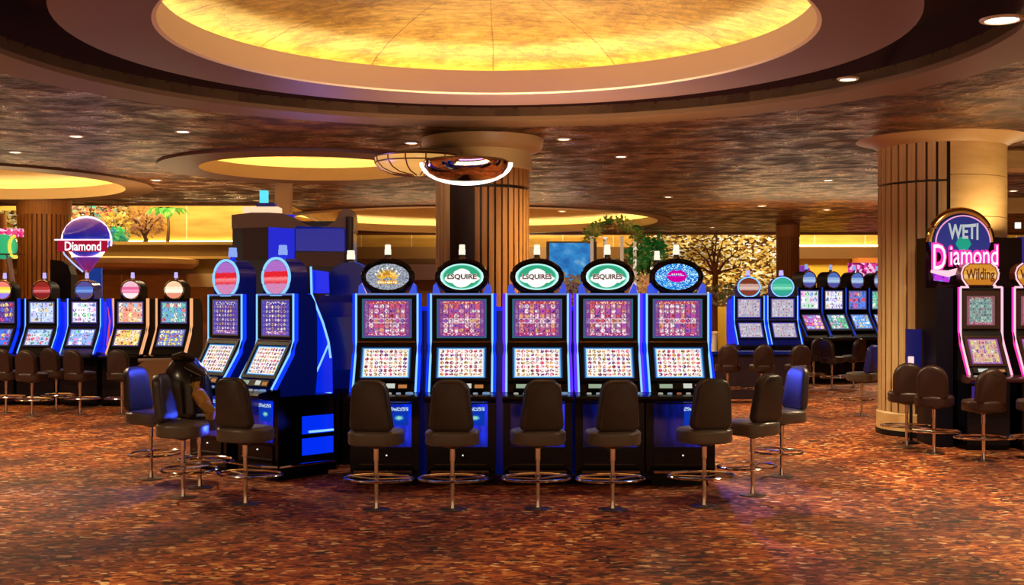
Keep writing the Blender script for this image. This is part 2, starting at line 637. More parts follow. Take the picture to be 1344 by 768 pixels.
for (c, r, w, rise, mt) in ((C2, R2, W2, .35, 20), (C3, R3, W3, .4, 20), (C4, R4, W4, .4, 26)):
    struct('trim_%d' % k, MB().lathe([(r + w, .0), (r + w, -.04), (r, -.04)], 72, (*c, ZC), cap=False), MAUVE if k == 4 else TRIMD)
    struct('trim_%d' % (k + 1), MB().lathe([(r, -.045), (r, .17), (r + .04, .17), (r + .04, .04), (r + .4, .04)], 72, (*c, ZC), cap=False), LIP)
    struct('ceiling_dome_%d' % k, MB().lathe([(r + .42, .02), (r + .38, .26), (r * .8, .26 + rise * .5), (r * .4, .26 + rise * .9), (.02, .26 + rise)], 72, (*c, ZC), cap=False), PALEDOME)
    struct('trim_cove_light_%d' % k, MB().tube([(c[0] + (r + .17) * math.cos(2 * PI * i / 72), c[1] + (r + .17) * math.sin(2 * PI * i / 72), ZC + .09) for i in range(72)], .02, 6, True),
           glow('warm_led_%d' % k, (1, .84, .40), mt * .8))
    k += 2
# ceiling edge and higher rooms behind
struct('ceiling_beam', MB().box(ATX, 21, 36.3, 36.6, ZC - .06, 5.6), wood_mat('beam_wood', (.20, .10, .03), (.30, .15, .045), (.4, 1, 8)))
struct('wall_atrium_edge', MB().box(-21, ATX, ATY - .25, ATY, ZC - .02, 6.6), TRIMD)
struct('wall_atrium_side', MB().box(ATX, ATX + .2, ATY, 36.3, ZC - .02, 6.6), GOLDW)
struct('ceiling_upper', MB().box(-21, 21, ATY - .2, 45, 6.6, 6.7), TRIMD)
struct('wall_back_left', MB().box(-21, ATX + .5, 34.0, 34.3, 0, 6.6), GOLDW)
struct('wall_back', MB().box(-9, 21, 44, 44.3, 0, 6.6), GOLDW)
# left gallery: stacked brown bands under the lit gold wall
struct('trim_10', MB().box(-21, ATX - .2, 32.6, 34, 2.5, 3.28), plain('gallery_fascia', (.20, .12, .035), .22))
struct('trim_11', MB().box(-21, ATX - .2, 32.45, 34, 3.28, 3.36), plain('gallery_rail', (.36, .25, .07), .3))
struct('trim_12', MB().box(-21, ATX - .2, 32.4, 34, 2.90, 2.97), plain('gallery_band', (.50, .32, .10), .3))
struct('trim_13', MB().lathe([(.02, .0), (2.1, .0), (2.25, .10), (2.25, .22), (2.05, .26)], 48, (-10.4, 31.6, 2.62), sy=.7), plain('gallery_soffit', (.52, .36, .18), .3))
struct('trim_14', MB().box(-8.6, ATX - .2, 32.3, 33.9, 2.15, 2.5), plain('cream_panel', (.62, .52, .30), .4))
struct('trim_gallery_light', MB().box(-20, ATX - .3, 33.90, 33.96, 3.40, 3.46), glow('gallery_led', (1, .78, .36), 9))
struct('trim_back_light', MB().box(7, 20, 43.9, 43.96, 3.78, 3.84), glow('gallery_led', (1, .78, .36), 9))
# bulkheads right of the big pillar
struct('trim_15', MB().box(6.5, 12, 17.0, 17.5, 3.58, ZC), TANP)
struct('trim_16', MB().box(8.5, 16, 24.5, 25, 3.55, ZC), TANP)
struct('trim_17', MB().box(-9, 21, 43.0, 44, 3.30, 3.72), plain('back_beam', (.16, .085, .03), .4))
struct('trim_18', MB().box(7.0, 13.2, 43.2, 43.9, 0, 3.30), plain('yellow_wall', (.68, .50, .06), .5))
struct('trim_19', MB().box(-9, 7.0, 43.2, 43.9, 0, 3.30), plain('brown_back', (.18, .085, .04), .5))
struct('trim_20', MB().box(12.0, 12.7, 42.2, 43, 0, 3.3), plain('orange_panel', (.62, .22, .06), .5))
struct('trim_21', MB().box(-5, 1.0, 42.9, 43.1, 2.55, 3.1), plain('dusk_panel', (.15, .08, .10), .4))


# ------------------------------------------------------------------ columns
def ribbed(mb, c, r, z0, z1, a0, a1, n, duty=.7, depth=.05):
    st = (a1 - a0) / n
    for i in range(n):
        b0 = a0 + st * (i + .5 - duty / 2)
        b1 = a0 + st * (i + .5 + duty / 2)
        pts = []
        for t in (0, .5, 1):
            a = b0 + (b1 - b0) * t
            pts.append((c[0] + r * math.cos(a), c[1] + r * math.sin(a)))
        for t in (1, .5, 0):
            a = b0 + (b1 - b0) * t
            pts.append((c[0] + (r - depth) * math.cos(a), c[1] + (r - depth) * math.sin(a)))
        mb.prism(pts, z0, z1, 'z')
    return mb


def column_root(name):
    o = bpy.data.objects.new(name, None)
    COL.objects.link(o)
    o['kind'] = 'structure'
    return o


# centre column
cc = (-.385, 15.9)
col = column_root('column_center')
NICHE = plain('dark_niche', (.022, .010, .006), .4)
D2 = math.radians
struct('core', MB().lathe([(.55, 0), (.55, 3.45)], 40, (*cc, 0)), NICHE, col)
mb = ribbed(MB(), cc, .61, 0, 3.16, D2(-99), D2(165), 31)
ribbed(mb, cc, .61, 3.2, 3.44, D2(-99), D2(165), 31)
struct('ribbed_cladding', mb, WOOD, col)
struct('ribbed_cladding_edge', ribbed(MB(), cc, .61, 0, 3.44, D2(-186), D2(-135), 6), PALE, col)
struct('drum', MB().lathe([(.62, 3.42), (.64, 3.44), (.64, 3.66)], 56, (*cc, 0)), TRIM, col)
struct('capital', MB().lathe([(.64, 3.66), (.74, 3.68), (.78, 3.72), (.80, ZC)], 56, (*cc, 0)), plain('capital', (.40, .25, .11), .4), col)
# right pillar
rc = (5.62, 15.95)
RR = .80
col2 = column_root('column_right')
struct('core', MB().lathe([(RR - .06, 0), (RR - .06, ZC)], 48, (*rc, 0)), NICHE, col2)
mb = ribbed(MB(), rc, RR, .30, 3.22, D2(-205), D2(-104), 11, .76, .08)
ribbed(mb, rc, RR, 3.25, 3.73, D2(-205), D2(-104), 11, .76, .08)
struct('ribbed_cladding', mb, PALE, col2)
mb = MB()
for z0, z1 in ((.30, 1.0), (1.008, 2.0), (2.008, 2.52), (2.528, 2.78), (2.788, 3.30), (3.306, 3.72)):
    mb.lathe([(RR - .05, z0), (RR, z0), (RR, z1), (RR - .05, z1)], 90, (*rc, 0), D2(-102), D2(150), cap=False)
struct('smooth_cladding', mb, TANP, col2)
struct('plinth', MB().lathe([(RR + .02, .07), (RR + .02, .28), (RR, .30)], 56, (*rc, 0)), TANP, col2)
struct('kickboard', MB().lathe([(RR + .03, 0), (RR + .03, .07)], 56, (*rc, 0)), BLACK, col2)
struct('capital', MB().lathe([(RR + .005, 3.72), (RR + .03, 3.74), (RR + .10, 3.78), (RR + .28, ZC)], 56, (*rc, 0)), plain('capital2', (.44, .27, .12), .4), col2)
# far columns
for i, (px, wpx, d, ztop) in enumerate(((58, 66, 25.0, ZC), (1034, 30, 33.0, ZC), (1, 14, 29.0, ZC))):
    x = (px - 672) / F * d
    r = wpx / 2 / F * d
    cr = column_root('column_far')
    struct('core', MB().lathe([(r * .94, 0), (r * .94, ztop)], 32, (x, d, 0)), plain('far_groove', (.09, .03, .01), .5), cr)
    mb = ribbed(MB(), (x, d), r, 0, ztop - .32, 0, 2 * PI, 34, .68, .05)
    struct('ribbed_cladding', mb, WOOD, cr)
    struct('drum', MB().lathe([(r * 1.04, ztop - .32), (r * 1.04, ztop)], 40, (x, d, 0)), WOOD, cr)
pc = P(372, 300, 21.3)
struct('column_post', MB().box(pc.x - .13, pc.x + .13, 21.2, 21.46, 0, ZC), plain('cream_post', (.90, .74, .45), .45))


# ------------------------------------------------------------------ slot machines
RP = [(.75, .10, .14), (.95, .9, .95), (.45, .08, .5), (.85, .45, .2), (.22, .1, .5), (.95, .75, .8), (.95, .85, .9)]
UP = lambda seed: screen_mat('upper_reels_%d' % seed, 7, 6, (.62, .13, .24), RP, ((.02, .16, .18), (.10, .06, .30), (.17, .05, .26)), .95, seed, (.55, .06, .08), (.50, .04, .18), .13, .44, (.38, .10, .42))
LP = lambda seed: screen_mat('lower_reels_%d' % seed, 9, 7, (1, .95, .92), [(.45, .10, .12), (.8, .35, .1), (.25, .06, .30), (.85, .12, .2), (.6, .4, .1)],
                             ((.01, .04, .12), (.05, .20, .55), (.35, .7, .9)), 1.05, seed, (.8, .55, .6), (.25, .55, .7), .07, .43)
UPL = lambda seed: screen_mat('pay_grid_%d' % seed, 7, 6, (.10, .05, .32), [(.95, .85, .75), (.8, .5, .25), (.9, .75, .8), (.6, .3, .5)],
                              ((.08, .04, .03), (.16, .09, .16), (.06, .06, .5)), 1.0, seed, (.06, .05, .4), (.35, .1, .35), .15, .36)


def cabinet_profile(k=1.):
    return [(y * k if y > 0 else y, z) for y, z in [(.0, 1.78), (-.004, 1.33), (-.05, 1.20), (-.26, .87), (-.26, .80), (.46, .80), (.50, 1.0), (.50, 1.55), (.46, 1.70), (.36, 1.78)]]


LOWN = Vector((0, -.46, .25)).normalized()   # outward normal of the lower sloping face
A0, A1 = Vector((0, -.004, 1.33)), Vector((0, -.26, .87))


def low(x, t, out=0.):
    p = A0 + (A1 - A0) * t + Vector((0, -.46 * out / .52, .26 * out / .52))
    return Vector((x, p.y, p.z))


def slab_frame(mb, xo, xi, to, ti, f, d0, d1):
    """rectangular frame on a face; f(x,t,out)"""
    (x0, x1), (y0, y1), (s0, s1), (t0, t1) = xo, to, xi, ti
    for a, b, c, d in ((x0, x1, t0, s0), ):
        pass
    o = [(x0, y0), (x1, y0), (x1, y1), (x0, y1)]
    q = [(s0, t0), (s1, t0), (s1, t1), (s0, t1)]
    vs = [f(x, t, d1) for x, t in o] + [f(x, t, d1) for x, t in q] + [f(x, t, d0) for x, t in o] + [f(x, t, d0) for x, t in q]
    fs = []
    for i in range(4):
        j = (i + 1) % 4
        fs += [(i, j, 4 + j, 4 + i), (8 + i, 8 + j, j, i), (4 + i, 4 + j, 12 + j, 12 + i)]
    mb.add(vs, fs)


def up(x, z, out=0.):
    return Vector((x, -.002 - out, z))


def slot_machine(label, loc, rz, group=None, upper=None, lower=None, topper='oval', face=None, led=LEDB, led2=LEDD, body=GLOSS, side=None,
                 base_glow=True, detail=True, scale=1., dw=.325, deep=1., candle=CANDLE, frame=BLACK, candle_base=STEEL):
    t = thing('slot_machine', label, 'slot machine', loc, rz, group, scale)
    W = .295
    part('cabinet', 'c%g' % deep, lambda b: b.prism(cabinet_profile(deep), -W, W, 'x'), body, t)
    if side:
        for sx in (-1, 1):
            part('side_panel', 's%d%g' % (sx, deep), lambda b: b.prism([(.02, 1.74), (.02, 1.34), (-.20, .90), (.44 * deep, .84), (.47 * deep, 1.5), (.40 * deep, 1.70)], sx * W, sx * (W + .008), 'x'), side, t)
    part('screen_frame', 'u', lambda b: slab_frame(b, (-.27, .27), (-.235, .235), (1.345, 1.765), (1.365, 1.735), up, 0, .022), frame, t)
    part('screen_frame', 'l', lambda b: slab_frame(b, (-.27, .27), (-.235, .235), (.80, .05), (.74, .12), low, 0, .022), frame, t)
    part('upper_screen', 'us', lambda b: b.quad(up(-.235, 1.365, .008), up(.235, 1.365, .008), up(.235, 1.735, .008), up(-.235, 1.735, .008)), upper, t)
    part('lower_screen', 'ls', lambda b: b.quad(low(-.235, .74, .008), low(.235, .74, .008), low(.235, .12, .008), low(-.235, .12, .008)), lower, t)
    for sx in (-1, 1):
        part('neon_strip', 'n%d' % sx, lambda b: b.tube([(sx * .290, -.018, 1.785), (sx * .290, -.018, 1.335), (sx * .290, -.066, 1.20), (sx * .290, -.278, .875)], .0095, 6), led, t)
        if led2:
            part('neon_halo', 'h%d' % sx, lambda b: b.tube([(sx * .308, .004, 1.785), (sx * .308, .004, 1.335), (sx * .308, -.04, 1.20), (sx * .308, -.25, .875)], .019, 6), led2, t)  # glowing tube added for the neon's spill of light on the cabinet edge
    if detail:
        part('top_light_line', 'tl', lambda b: b.box(-.29, .29, -.022, -.004, 1.772, 1.788), glow('dim_top_line', (.25, .35, .9), .6), t)
        part('hinge_bar', 'hb', lambda b: b.tube([(-.27, -.02, 1.325), (.27, -.02, 1.325)], .013, 8), plain('bronze_bar', (.30, .20, .14), .25, .9), t)
        bp = part('bill_acceptor', 'ba', lambda b: b.add([low(-.22, .97, .03), low(.22, .97, .03), low(.22, .84, .03), low(-.22, .84, .03), low(-.22, .97, 0), low(.22, .97, 0), low(.22, .84, 0), low(-.22, .84, 0)],
                  [(0, 1, 2, 3), (0, 4, 5, 1), (2, 6, 7, 3), (0, 3, 7, 4), (1, 5, 6, 2)]), BLACK, t)
        part('ticket_slot', 'ts', lambda b: b.quad(low(.02, .95, .033), low(.10, .95, .033), low(.10, .86, .033), low(.02, .86, .033)), glow('slot_white', (.75, .8, .7), .8), bp)
        part('bill_slot', 'bs', lambda b: b.quad(low(.13, .95, .033), low(.21, .95, .033), low(.21, .88, .033), low(.13, .88, .033)), glow('slot_orange', (.7, .28, .08), .7), bp)
        part('info_light', 'il', lambda b: b.quad(low(-.20, .95, .033), low(-.08, .95, .033), low(-.08, .87, .033), low(-.20, .87, .033)), glow('slot_green', (.5, .65, .45), .6), bp)
    # button deck with a rounded nose
    dk = part('button_deck', 'd%g' % dw, lambda b: b.prism([(-.20, .875), (-.40, .855), (-.445, .845), (-.46, .825), (-.45, .80), (-.40, .785), (-.20, .785)], -dw, dw, 'x'), GLOSS, t)
    if detail:
        for i in range(5):
            part('button', 'b', lambda b: b.lathe([(.022, 0), (.022, .008), (.018, .012)], 12), glow('button_%d' % (i % 3), ((.8, .75, .6), (.5, .6, .8), (.7, .2, .1))[i % 3], .5), dk, (-.2 + .085 * i, -.345, .861))
        part('play_button', 'pb', lambda b: b.lathe([(.036, 0), (.036, .010), (.03, .016)], 16), glow('play_button', (.35, .55, .9), .5), dk, (.24, -.345, .861))
    part('base_cabinet', 'bc%g' % dw, lambda b: b.box(-dw + .005, dw - .005, -.22, .46, .06, .80), GLOSS, t)
    part('kick_plate', 'k', lambda b: b.box(-.26, .26, -.18, .44, 0, .06), BLACK, t)
    if base_glow:
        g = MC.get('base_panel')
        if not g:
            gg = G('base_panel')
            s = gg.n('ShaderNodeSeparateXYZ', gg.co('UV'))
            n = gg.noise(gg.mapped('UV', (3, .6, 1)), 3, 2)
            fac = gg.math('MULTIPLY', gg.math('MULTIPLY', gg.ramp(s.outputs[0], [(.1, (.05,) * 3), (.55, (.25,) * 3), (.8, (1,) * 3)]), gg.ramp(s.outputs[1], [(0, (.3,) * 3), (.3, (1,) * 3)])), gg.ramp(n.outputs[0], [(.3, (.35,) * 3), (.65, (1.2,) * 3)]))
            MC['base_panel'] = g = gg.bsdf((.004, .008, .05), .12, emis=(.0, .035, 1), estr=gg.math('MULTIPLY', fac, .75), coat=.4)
        bpn = part('base_panel', 'bp', lambda b: b.add([(-.25, -.228, .36), (.25, -.228, .36), (.25, -.228, .76), (-.25, -.228, .76)], [(0, 1, 2, 3)], uvs=[(0, 0), (1, 0), (1, 1), (0, 1)]), g, t)
        part('info_display', 'id', lambda b: b.quad((.03, -.232, .56), (.22, -.232, .56), (.22, -.232, .73), (.03, -.232, .73)), INFO, bpn)
        dr = part('base_door', 'bd', lambda b: b.box(-.25, .25, -.236, -.22, .10, .33), GLOSS, t)
        part('lock', 'lk', lambda b: b.lathe([(.007, 0), (.007, .01), (.004, .013)], 10), WHITE_DIM, dr, (.02, -.236, .285), (PI / 2, 0, 0))
        part('door_trim', 'dt', lambda b: b.tube([(-.24, -.24, .20), (.24, -.24, .20)], .006, 6), STEEL, dr)
    part('foot_rail', 'fr', lambda b: b.tube([(-.30, -.20, .13), (-.26, -.36, .15), (.26, -.36, .15), (.30, -.20, .13)], .016, 8), CHROME, t)
    # topper
    if topper == 'oval':
        c = Vector((0, .06, 1.945))
        tp = part('topper', 'ov', lambda b: (b.tube([(.228 * math.cos(2 * PI * i / 48), .06, 1.945 + .147 * math.sin(2 * PI * i / 48)) for i in range(48)], .030, 8, True),
                                             b.prism([(.215 * math.cos(2 * PI * i / 32), 1.945 + .14 * math.sin(2 * PI * i / 32)) for i in range(32)], .05, .14, 'y'),
                                             b.prism([(-.17, 1.78), (.17, 1.78), (.15, 1.83), (-.15, 1.83)], .062, .16, 'y')), GLOSS, t)
        part('topper_face', 'ovf', lambda b: b.ellipse_disc(.207, .128, 0, .043, 1.945, 48), face, tp)
        for sx in (-1, 1):
            part('topper_fin', 'fin%d' % sx, lambda b: b.prism([(sx * .20, 1.785), (sx * .278, 1.785), (sx * .272, 1.86), (sx * .245, 1.885)], .03, .12, 'y'),
                 plain('blue_fin', (.01, .04, .5), .1, emis=(.02, .10, 1), estr=.7, coat=.5), tp)
        ctop = 2.12
    else:
        a, bb = (.215, .185) if topper == 'drum' else (.17, .16)
        cz = 1.78 + bb * .92
        dep = .40 * deep if topper == 'drum' else .28

        def shell(b):
            pts = [(a * math.cos(PI * i / 24), cz + bb * math.sin(PI * i / 24)) for i in range(25)] + [(-a, 1.78), (a, 1.78)]
            b.prism(pts, .0, dep, 'y')
        tp = part('topper', topper, shell, NAVY if topper == 'drum' else (body if body is not GLOSS else BLACK), t)
        part('topper_rim', topper, lambda b: b.tube([(a * math.cos(2 * PI * i / 40), -.006, cz + bb * math.sin(2 * PI * i / 40)) for i in range(40)], .014 if topper == 'drum' else .009, 6, True), led if topper == 'drum' else CHROME, tp)
        part('topper_face', topper, lambda b: b.ellipse_disc(a * .9, bb * .9, 0, -.006, cz, 40), face, tp)
        ctop = cz + bb
    lm = part('signal_lamp', 'sl%.3f' % ctop, lambda b: b.lathe([(.050, -.03), (.040, .0), (.026, .012), (.026, .035)], 14, (0, .08, ctop)), candle_base, t)
    q_ = 1.45 if topper == 'drum' else 1.0
    part('lens', 'ln%.3f' % ctop, lambda b: b.lathe([(.031 * q_, .035), (.031 * q_, .085), (.028 * q_, .088), (.028 * q_, .125), (.024 * q_, .132)], 14, (0, .08, ctop)), candle, lm)
    return t


def info_mat():
    g = G('info_display')
    s = g.n('ShaderNodeSeparateXYZ', g.co('UV'))
    x = g.math('SUBTRACT', s.outputs[0], .55)
    y = g.math('SUBTRACT', s.outputs[1], .42)
    r = g.math('SQRT', g.math('ADD', g.math('POWER', x, 2.0), g.math('MULTIPLY', g.math('POWER', y, 2.0), 3.0)))
    n = g.noise(g.co('UV'), 12, 2)
    r = g.math('ADD', r, g.math('MULTIPLY', n.outputs[0], .2))
    c = g.ramp(r, [(0, (.8, 1, .6)), (.2, (.3, .8, .5)), (.28, (.05, .3, .9)), (.36, (.005, .05, .55)), (.6, (.005, .04, .5))])
    band = g.math('MULTIPLY', g.math('GREATER_THAN', s.outputs[1], .8), g.math('GREATER_THAN', n.outputs[0], .48))
    c = g.mix(band, c, (.6, .8, 1))
    return g.emit(c, .8)


INFO = info_mat()
WHITE_DIM = glow('small_white', (1, .95, .9), 1.2)
GREEN = green_face_mat()
SILVER = glitter_mat('silver_glitter', (.16, .18, .24), (.38, .42, .50), (.66, .70, .80), 60, .8)
BLUEG = glitter_mat('blue_glitter', (.01, .10, .6), (.05, .38, .9), (.5, .9, 1), 46, 1.0)
REDB = banded_face_mat('red_banded', (.42, .16, .55), (.80, .02, .03), (.65, .25, .45), 1.0)

YF = 11.52        # face plane of the front row
front = []
specs = [(508, 'oval', SILVER, 'slot machine whose silver oval topper carries a gold jewelled crown'),
         (606, 'oval', GREEN, 'green oval topped slot machine beside the silver crowned one'),
         (705, 'oval', GREEN, 'green oval topped slot machine in the middle of the row of five'),
         (798, 'oval', GREEN, 'green oval topped slot machine beside the one with magenta lips'),
         (889, 'oval', BLUEG, 'slot machine whose blue oval topper carries magenta lips')]
for i, (px, tp, fm, lab) in enumerate(specs):
    x = (px - 672) / F * YF
    t = slot_machine(lab, (x, YF, 0), 0, 'front row of slot machines', UP(i + 1), LP(i + 11), tp, fm,
                     led2=LEDD if i not in (2, 3) else glow('violet_neon', (.12, .03, 1.0), 1.2), side=BLUESIDE if i > 0 else NAVY)
    tps = [c for c in t.children if c.name.startswith('topper')][0]
    front.append(t)
    if i in (1, 2, 3):
        text('lettering_outline', ('LSQUIRE', 'LSQUIRES', 'ESQUIRES')[i - 1], .285, .062, glow('letter_rose', (.75, .45, .42), .9), tps, (0, .038, 1.942), .05)  # wider rose outline behind the letters
        text('lettering', ('LSQUIRE', 'LSQUIRES', 'ESQUIRES')[i - 1], .270, .050, plain('letter_maroon', (.06, .008, .012), .4), tps, (0, .032, 1.942), .015)
    if i == 0:
        mb = MB()
        for k_ in range(7):
            an = D2(20 + 140 * k_ / 6)
            tip = Vector((.112 * math.cos(an), .034, 1.935 + .085 * math.sin(an)))
            b0 = Vector((.045 * math.cos(an), .036, 1.915 + .02 * math.sin(an)))
            mb.tube([b0, (b0 + tip) / 2, tip], [.012, .019, .007], 6)
        mb.prism([(-.09, 1.875), (.09, 1.875), (.10, 1.91), (-.10, 1.91)], .030, .040, 'y')
        obj('crown_emblem', mb, glitter_mat('gold_jewel', (.85, .45, .06), (1, .66, .16), (.55, .24, .02), 18, 1.0), tps)
        PRL = glow('pearl', (1, .95, .85), 1.2)
        for k_ in range(9):
            part('crown_pearl', 'a', lambda b: b.lathe([(.001, -.008), (.008, 0), (.001, .008)], 8), PRL, tps, (-.08 + .02 * k_, .024, 1.893))
        for k_ in range(7):
            an = D2(20 + 140 * k_ / 6)
            part('crown_pearl', 'b', lambda b: b.lathe([(.001, -.010), (.010, 0), (.001, .010)], 8), PRL, tps, (.118 * math.cos(an), .026, 1.938 + .09 * math.sin(an)))
    if i == 4:
        up_l = [(-.10, 0), (-.07, .035), (-.03, .055), (0, .045), (.03, .055), (.07, .035), (.10, 0), (.05, .008), (0, .003), (-.05, .008)]
        lo_l = [(-.10, -.003), (-.05, .0), (0, -.005), (.05, .0), (.10, -.003), (.07, -.045), (.03, -.06), (0, -.062), (-.03, -.06), (-.07, -.045)]
        mb = MB()
        mb.prism([(p[0], 1.955 + p[1]) for p in up_l], .030, .040, 'y')
        mb.prism([(p[0], 1.955 + p[1]) for p in lo_l], .030, .040, 'y')
        obj('lips_emblem', mb, glow('magenta_lips', (.75, .0, .38), .9), tps)
        mb = MB()
        for k_ in range(5):
            mb.box(-.05 + .02 * k_, -.038 + .02 * k_, .026, .030, 1.962, 1.975)
        obj('lips_highlight', mb, glow('lip_light', (1, .7, .9), 1.0), tps)

# turned pair at the carousel's corner
AL = math.radians(-42)
PA = (-2.31, 11.95)
PB = (-2.93, 12.50)
PAIR = []
for (p, sd, lab) in ((PA, 21, 'red banded round topped slot machine closest to the front row'), (PB, 22, 'red banded round topped slot machine behind its twin at the turned corner')):
    PAIR.append(slot_machine(lab, (p[0], p[1], 0), AL, 'slot machines on the turned corner', UPL(sd), LP(sd + 10), 'drum', REDB, body=NAVY, side=NAVY, deep=.54, candle=glow('blue_lens', (.30, .45, 1), .9), candle_base=BLUESIDE))
# rear machine of the same carousel, seen from behind
slot_machine('dark slot machine with its back turned, between the tower and the silver crowned machine', (-1.74, 13.25, 0), PI, 'carousel machines turned away', UP(41), LP(42), 'drum', SILVER, body=NAVY, side=NAVY, led2=None, led=glow('faint_blue', (.05, .1, .6), .5))
slot_machine('slot machine facing the side aisle behind the magenta lips machine', (1.62, 12.95, 0), D2(78), 'carousel machines turned away', UP(43), LP(44), 'oval', BLUEG, led=LEDO, led2=None, side=BLUESIDE)

co_ = thing('carousel_core', 'navy core cabinet behind the front row of five machines', 'cabinet', (0, 0, 0))
obj('carcass', MB().box(-1.34, 1.22, 12.08, 12.5, 0, 1.62), NAVY, co_)
obj('cap', MB().box(-1.36, 1.24, 12.06, 12.52, 1.62, 1.66), BLUESIDE, co_)

# blue end panel with neon outline closing the pair
ep = thing('flared_divider', 'glowing blue flared end panel outlined in pale neon, beside the turned pair', 'panel', (0, 0, 0))


def PX(px, py, d):
    return P(px, py, d)


dpl = 12.2
poly = [(402, 385), (410, 386), (416, 402), (424, 422), (430, 445), (435, 470), (436, 521), (399, 521), (412, 470), (416, 440)]
mb = MB()
pp = [P(x, y, dpl) for x, y in poly]
mb.prism([(p.x, p.z) for p in pp], dpl, dpl + .06, 'y')
obj('panel_face', mb, plain('blue_end', (.006, .012, .2), .25, emis=(.0, .025, 1), estr=.75), ep)
obj('neon_edge', MB().tube([P(x, y, dpl - .02) for x, y in ((408, 350), (409, 386), (416, 404), (424, 424), (431, 448), (434, 470))], .011, 6), LEDB, ep)
obj('neon_edge', MB().tube([P(x, y, dpl - .02) for x, y in ((432, 450), (420, 478), (408, 504), (400, 520))], .009, 6), LEDB, ep)
obj('neon_edge', MB().tube([P(x, y, dpl - .02) for x, y in ((413, 519), (424, 517), (435, 516))], .010, 6), LEDB, ep)
up_ = [P(x, y, dpl + .03) for x, y in ((409, 354), (431, 357), (432, 385), (410, 385))]
obj('upper_panel', MB().prism([(p.x, p.z) for p in up_], dpl + .02, dpl + .06, 'y'), BLUESIDE, ep)
bs = [P(x, y, dpl) for x, y in ((398, 522), (437, 522), (437, 640), (398, 640))]
obj('base_block', MB().box(bs[0].x, bs[1].x, dpl + .24, dpl + .5, 0, bs[0].z), GLOSS, ep)
# lit flank on the base of the machine next to the front row
fm_ = PAIR[0]
bc_ = [c for c in fm_.children if c.name.startswith('base_cabinet')][0]
obj('flank_light_panel', MB().quad((.324, .06, .22), (.324, .45, .22), (.324, .45, .60), (.324, .06, .60)), plain('flank_blue', (.004, .01, .1), .2, emis=(0, .03, 1), estr=.9), bc_)
obj('flank_divider', MB().box(.323, .329, .06, .45, .385, .425), BLACK, bc_)
obj('flank_light_bar', MB().tube([(.334, .14, .445), (.334, .44, .445)], .012, 6), LEDB, bc_)
obj('side_foot_rail', MB().tube([(.325, -.2, .13), (.42, -.15, .15), (.42, .38, .15), (.325, .44, .13)], .014, 8), CHROME, fm_)

# display tower in the middle of the carousel
TD = 14.35
tw = thing('display_tower', 'tall navy display tower with maroon and blue panels and a wavy tan crown', 'tower', (0, 0, 0))


def tq(px, py):
    return P(px, py, TD)


L, R_ = tq(304, 300).x, tq(462, 300).x
obj('body', MB().box(L, R_, TD + .04, TD + .44, 0, tq(0, 290).z), plain('tower_navy', (.012, .012, .05), .2, coat=.3), tw)


def tpanel(name, pts, m, d=.03):
    ps = [tq(x, y) for x, y in pts]
    return obj(name, MB().prism([(p.x, p.z) for p in ps], TD + .04 - d, TD + .05, 'y'), m, tw)


tpanel('maroon_panel', [(318, 298), (352, 298), (352, 340), (318, 340)], plain('tower_maroon', (.035, .008, .016), .25))
tpanel('blue_panel', [(352, 280), (386, 282), (386, 420), (352, 420)], plain('tower_blue', (.01, .015, .25), .2, emis=(0, .02, 1), estr=.6))
tpanel('glass_panel', [(388, 297), (452, 299), (452, 330), (388, 329)], plain('tower_glass', (.01, .02, .16), .1, emis=(.01, .03, .6), estr=.4, coat=.5), .04)
tpanel('tan_band', [(388, 331), (452, 331), (452, 350), (388, 350)], plain('tower_tan', (.16, .10, .07), .35))
crown = [(304, 300), (304, 282), (330, 279), (352, 279), (370, 280), (385, 285), (398, 293), (412, 298), (428, 297), (440, 290), (446, 278), (452, 274), (460, 275), (463, 283), (463, 304), (450, 300), (386, 300), (352, 298)]
ps = [tq(x, y) for x, y in crown]
obj('crown', MB().prism([(p.x, p.z) for p in ps], TD, TD + .46, 'y'), plain('tower_crown', (.20, .13, .10), .3), tw)
obj('corner_post', MB().tube([tq(459, 640 - 0) * 1, tq(459, 285)], .045, 12), plain('tower_post', (.03, .018, .02), .25), tw)
obj('light_cornice', MB().box(tq(318, 0).x, tq(364, 0).x, TD + .02, TD + .3, tq(0, 279).z, tq(0, 271).z), glow('cornice', (1.0, .62, .38), 1.2), tw)
sl = thing('sign_lamp', 'small lit turquoise beacon on top of the navy display tower', 'lamp', (tq(343, 0).x, TD + .16, tq(0, 271).z))
obj('base', MB().box(-.08, .14, -.06, .06, 0, .05), NAVY, sl)
obj('lens', MB().box(-.045, .045, -.04, .04, .05, .20), glow('turquoise', (.12, .75, .9), 1.1), sl)

# ------------------------------------------------------------------ stools
def back_outline(w0, w1, z0, z1, rnd, n=8):
    """bottom width w0, top width w1, corner radius at the top rnd, small at the bottom"""
    pts = []

    def arc(cx, cz, r, a0, a1):
        for i in range(n + 1):
            a = a0 + (a1 - a0) * i / n
            pts.append((cx + r * math.cos(a), cz + r * math.sin(a)))
    rb = .045
    arc(w0 / 2 - rb, z0 + rb, rb, -PI / 2, 0)
    arc(w1 / 2 - rnd, z1 - rnd, rnd, 0, PI / 2)
    arc(-w1 / 2 + rnd, z1 - rnd, rnd, PI / 2, PI)
    arc(-w0 / 2 + rb, z0 + rb, rb, PI, 1.5 * PI)
    return pts


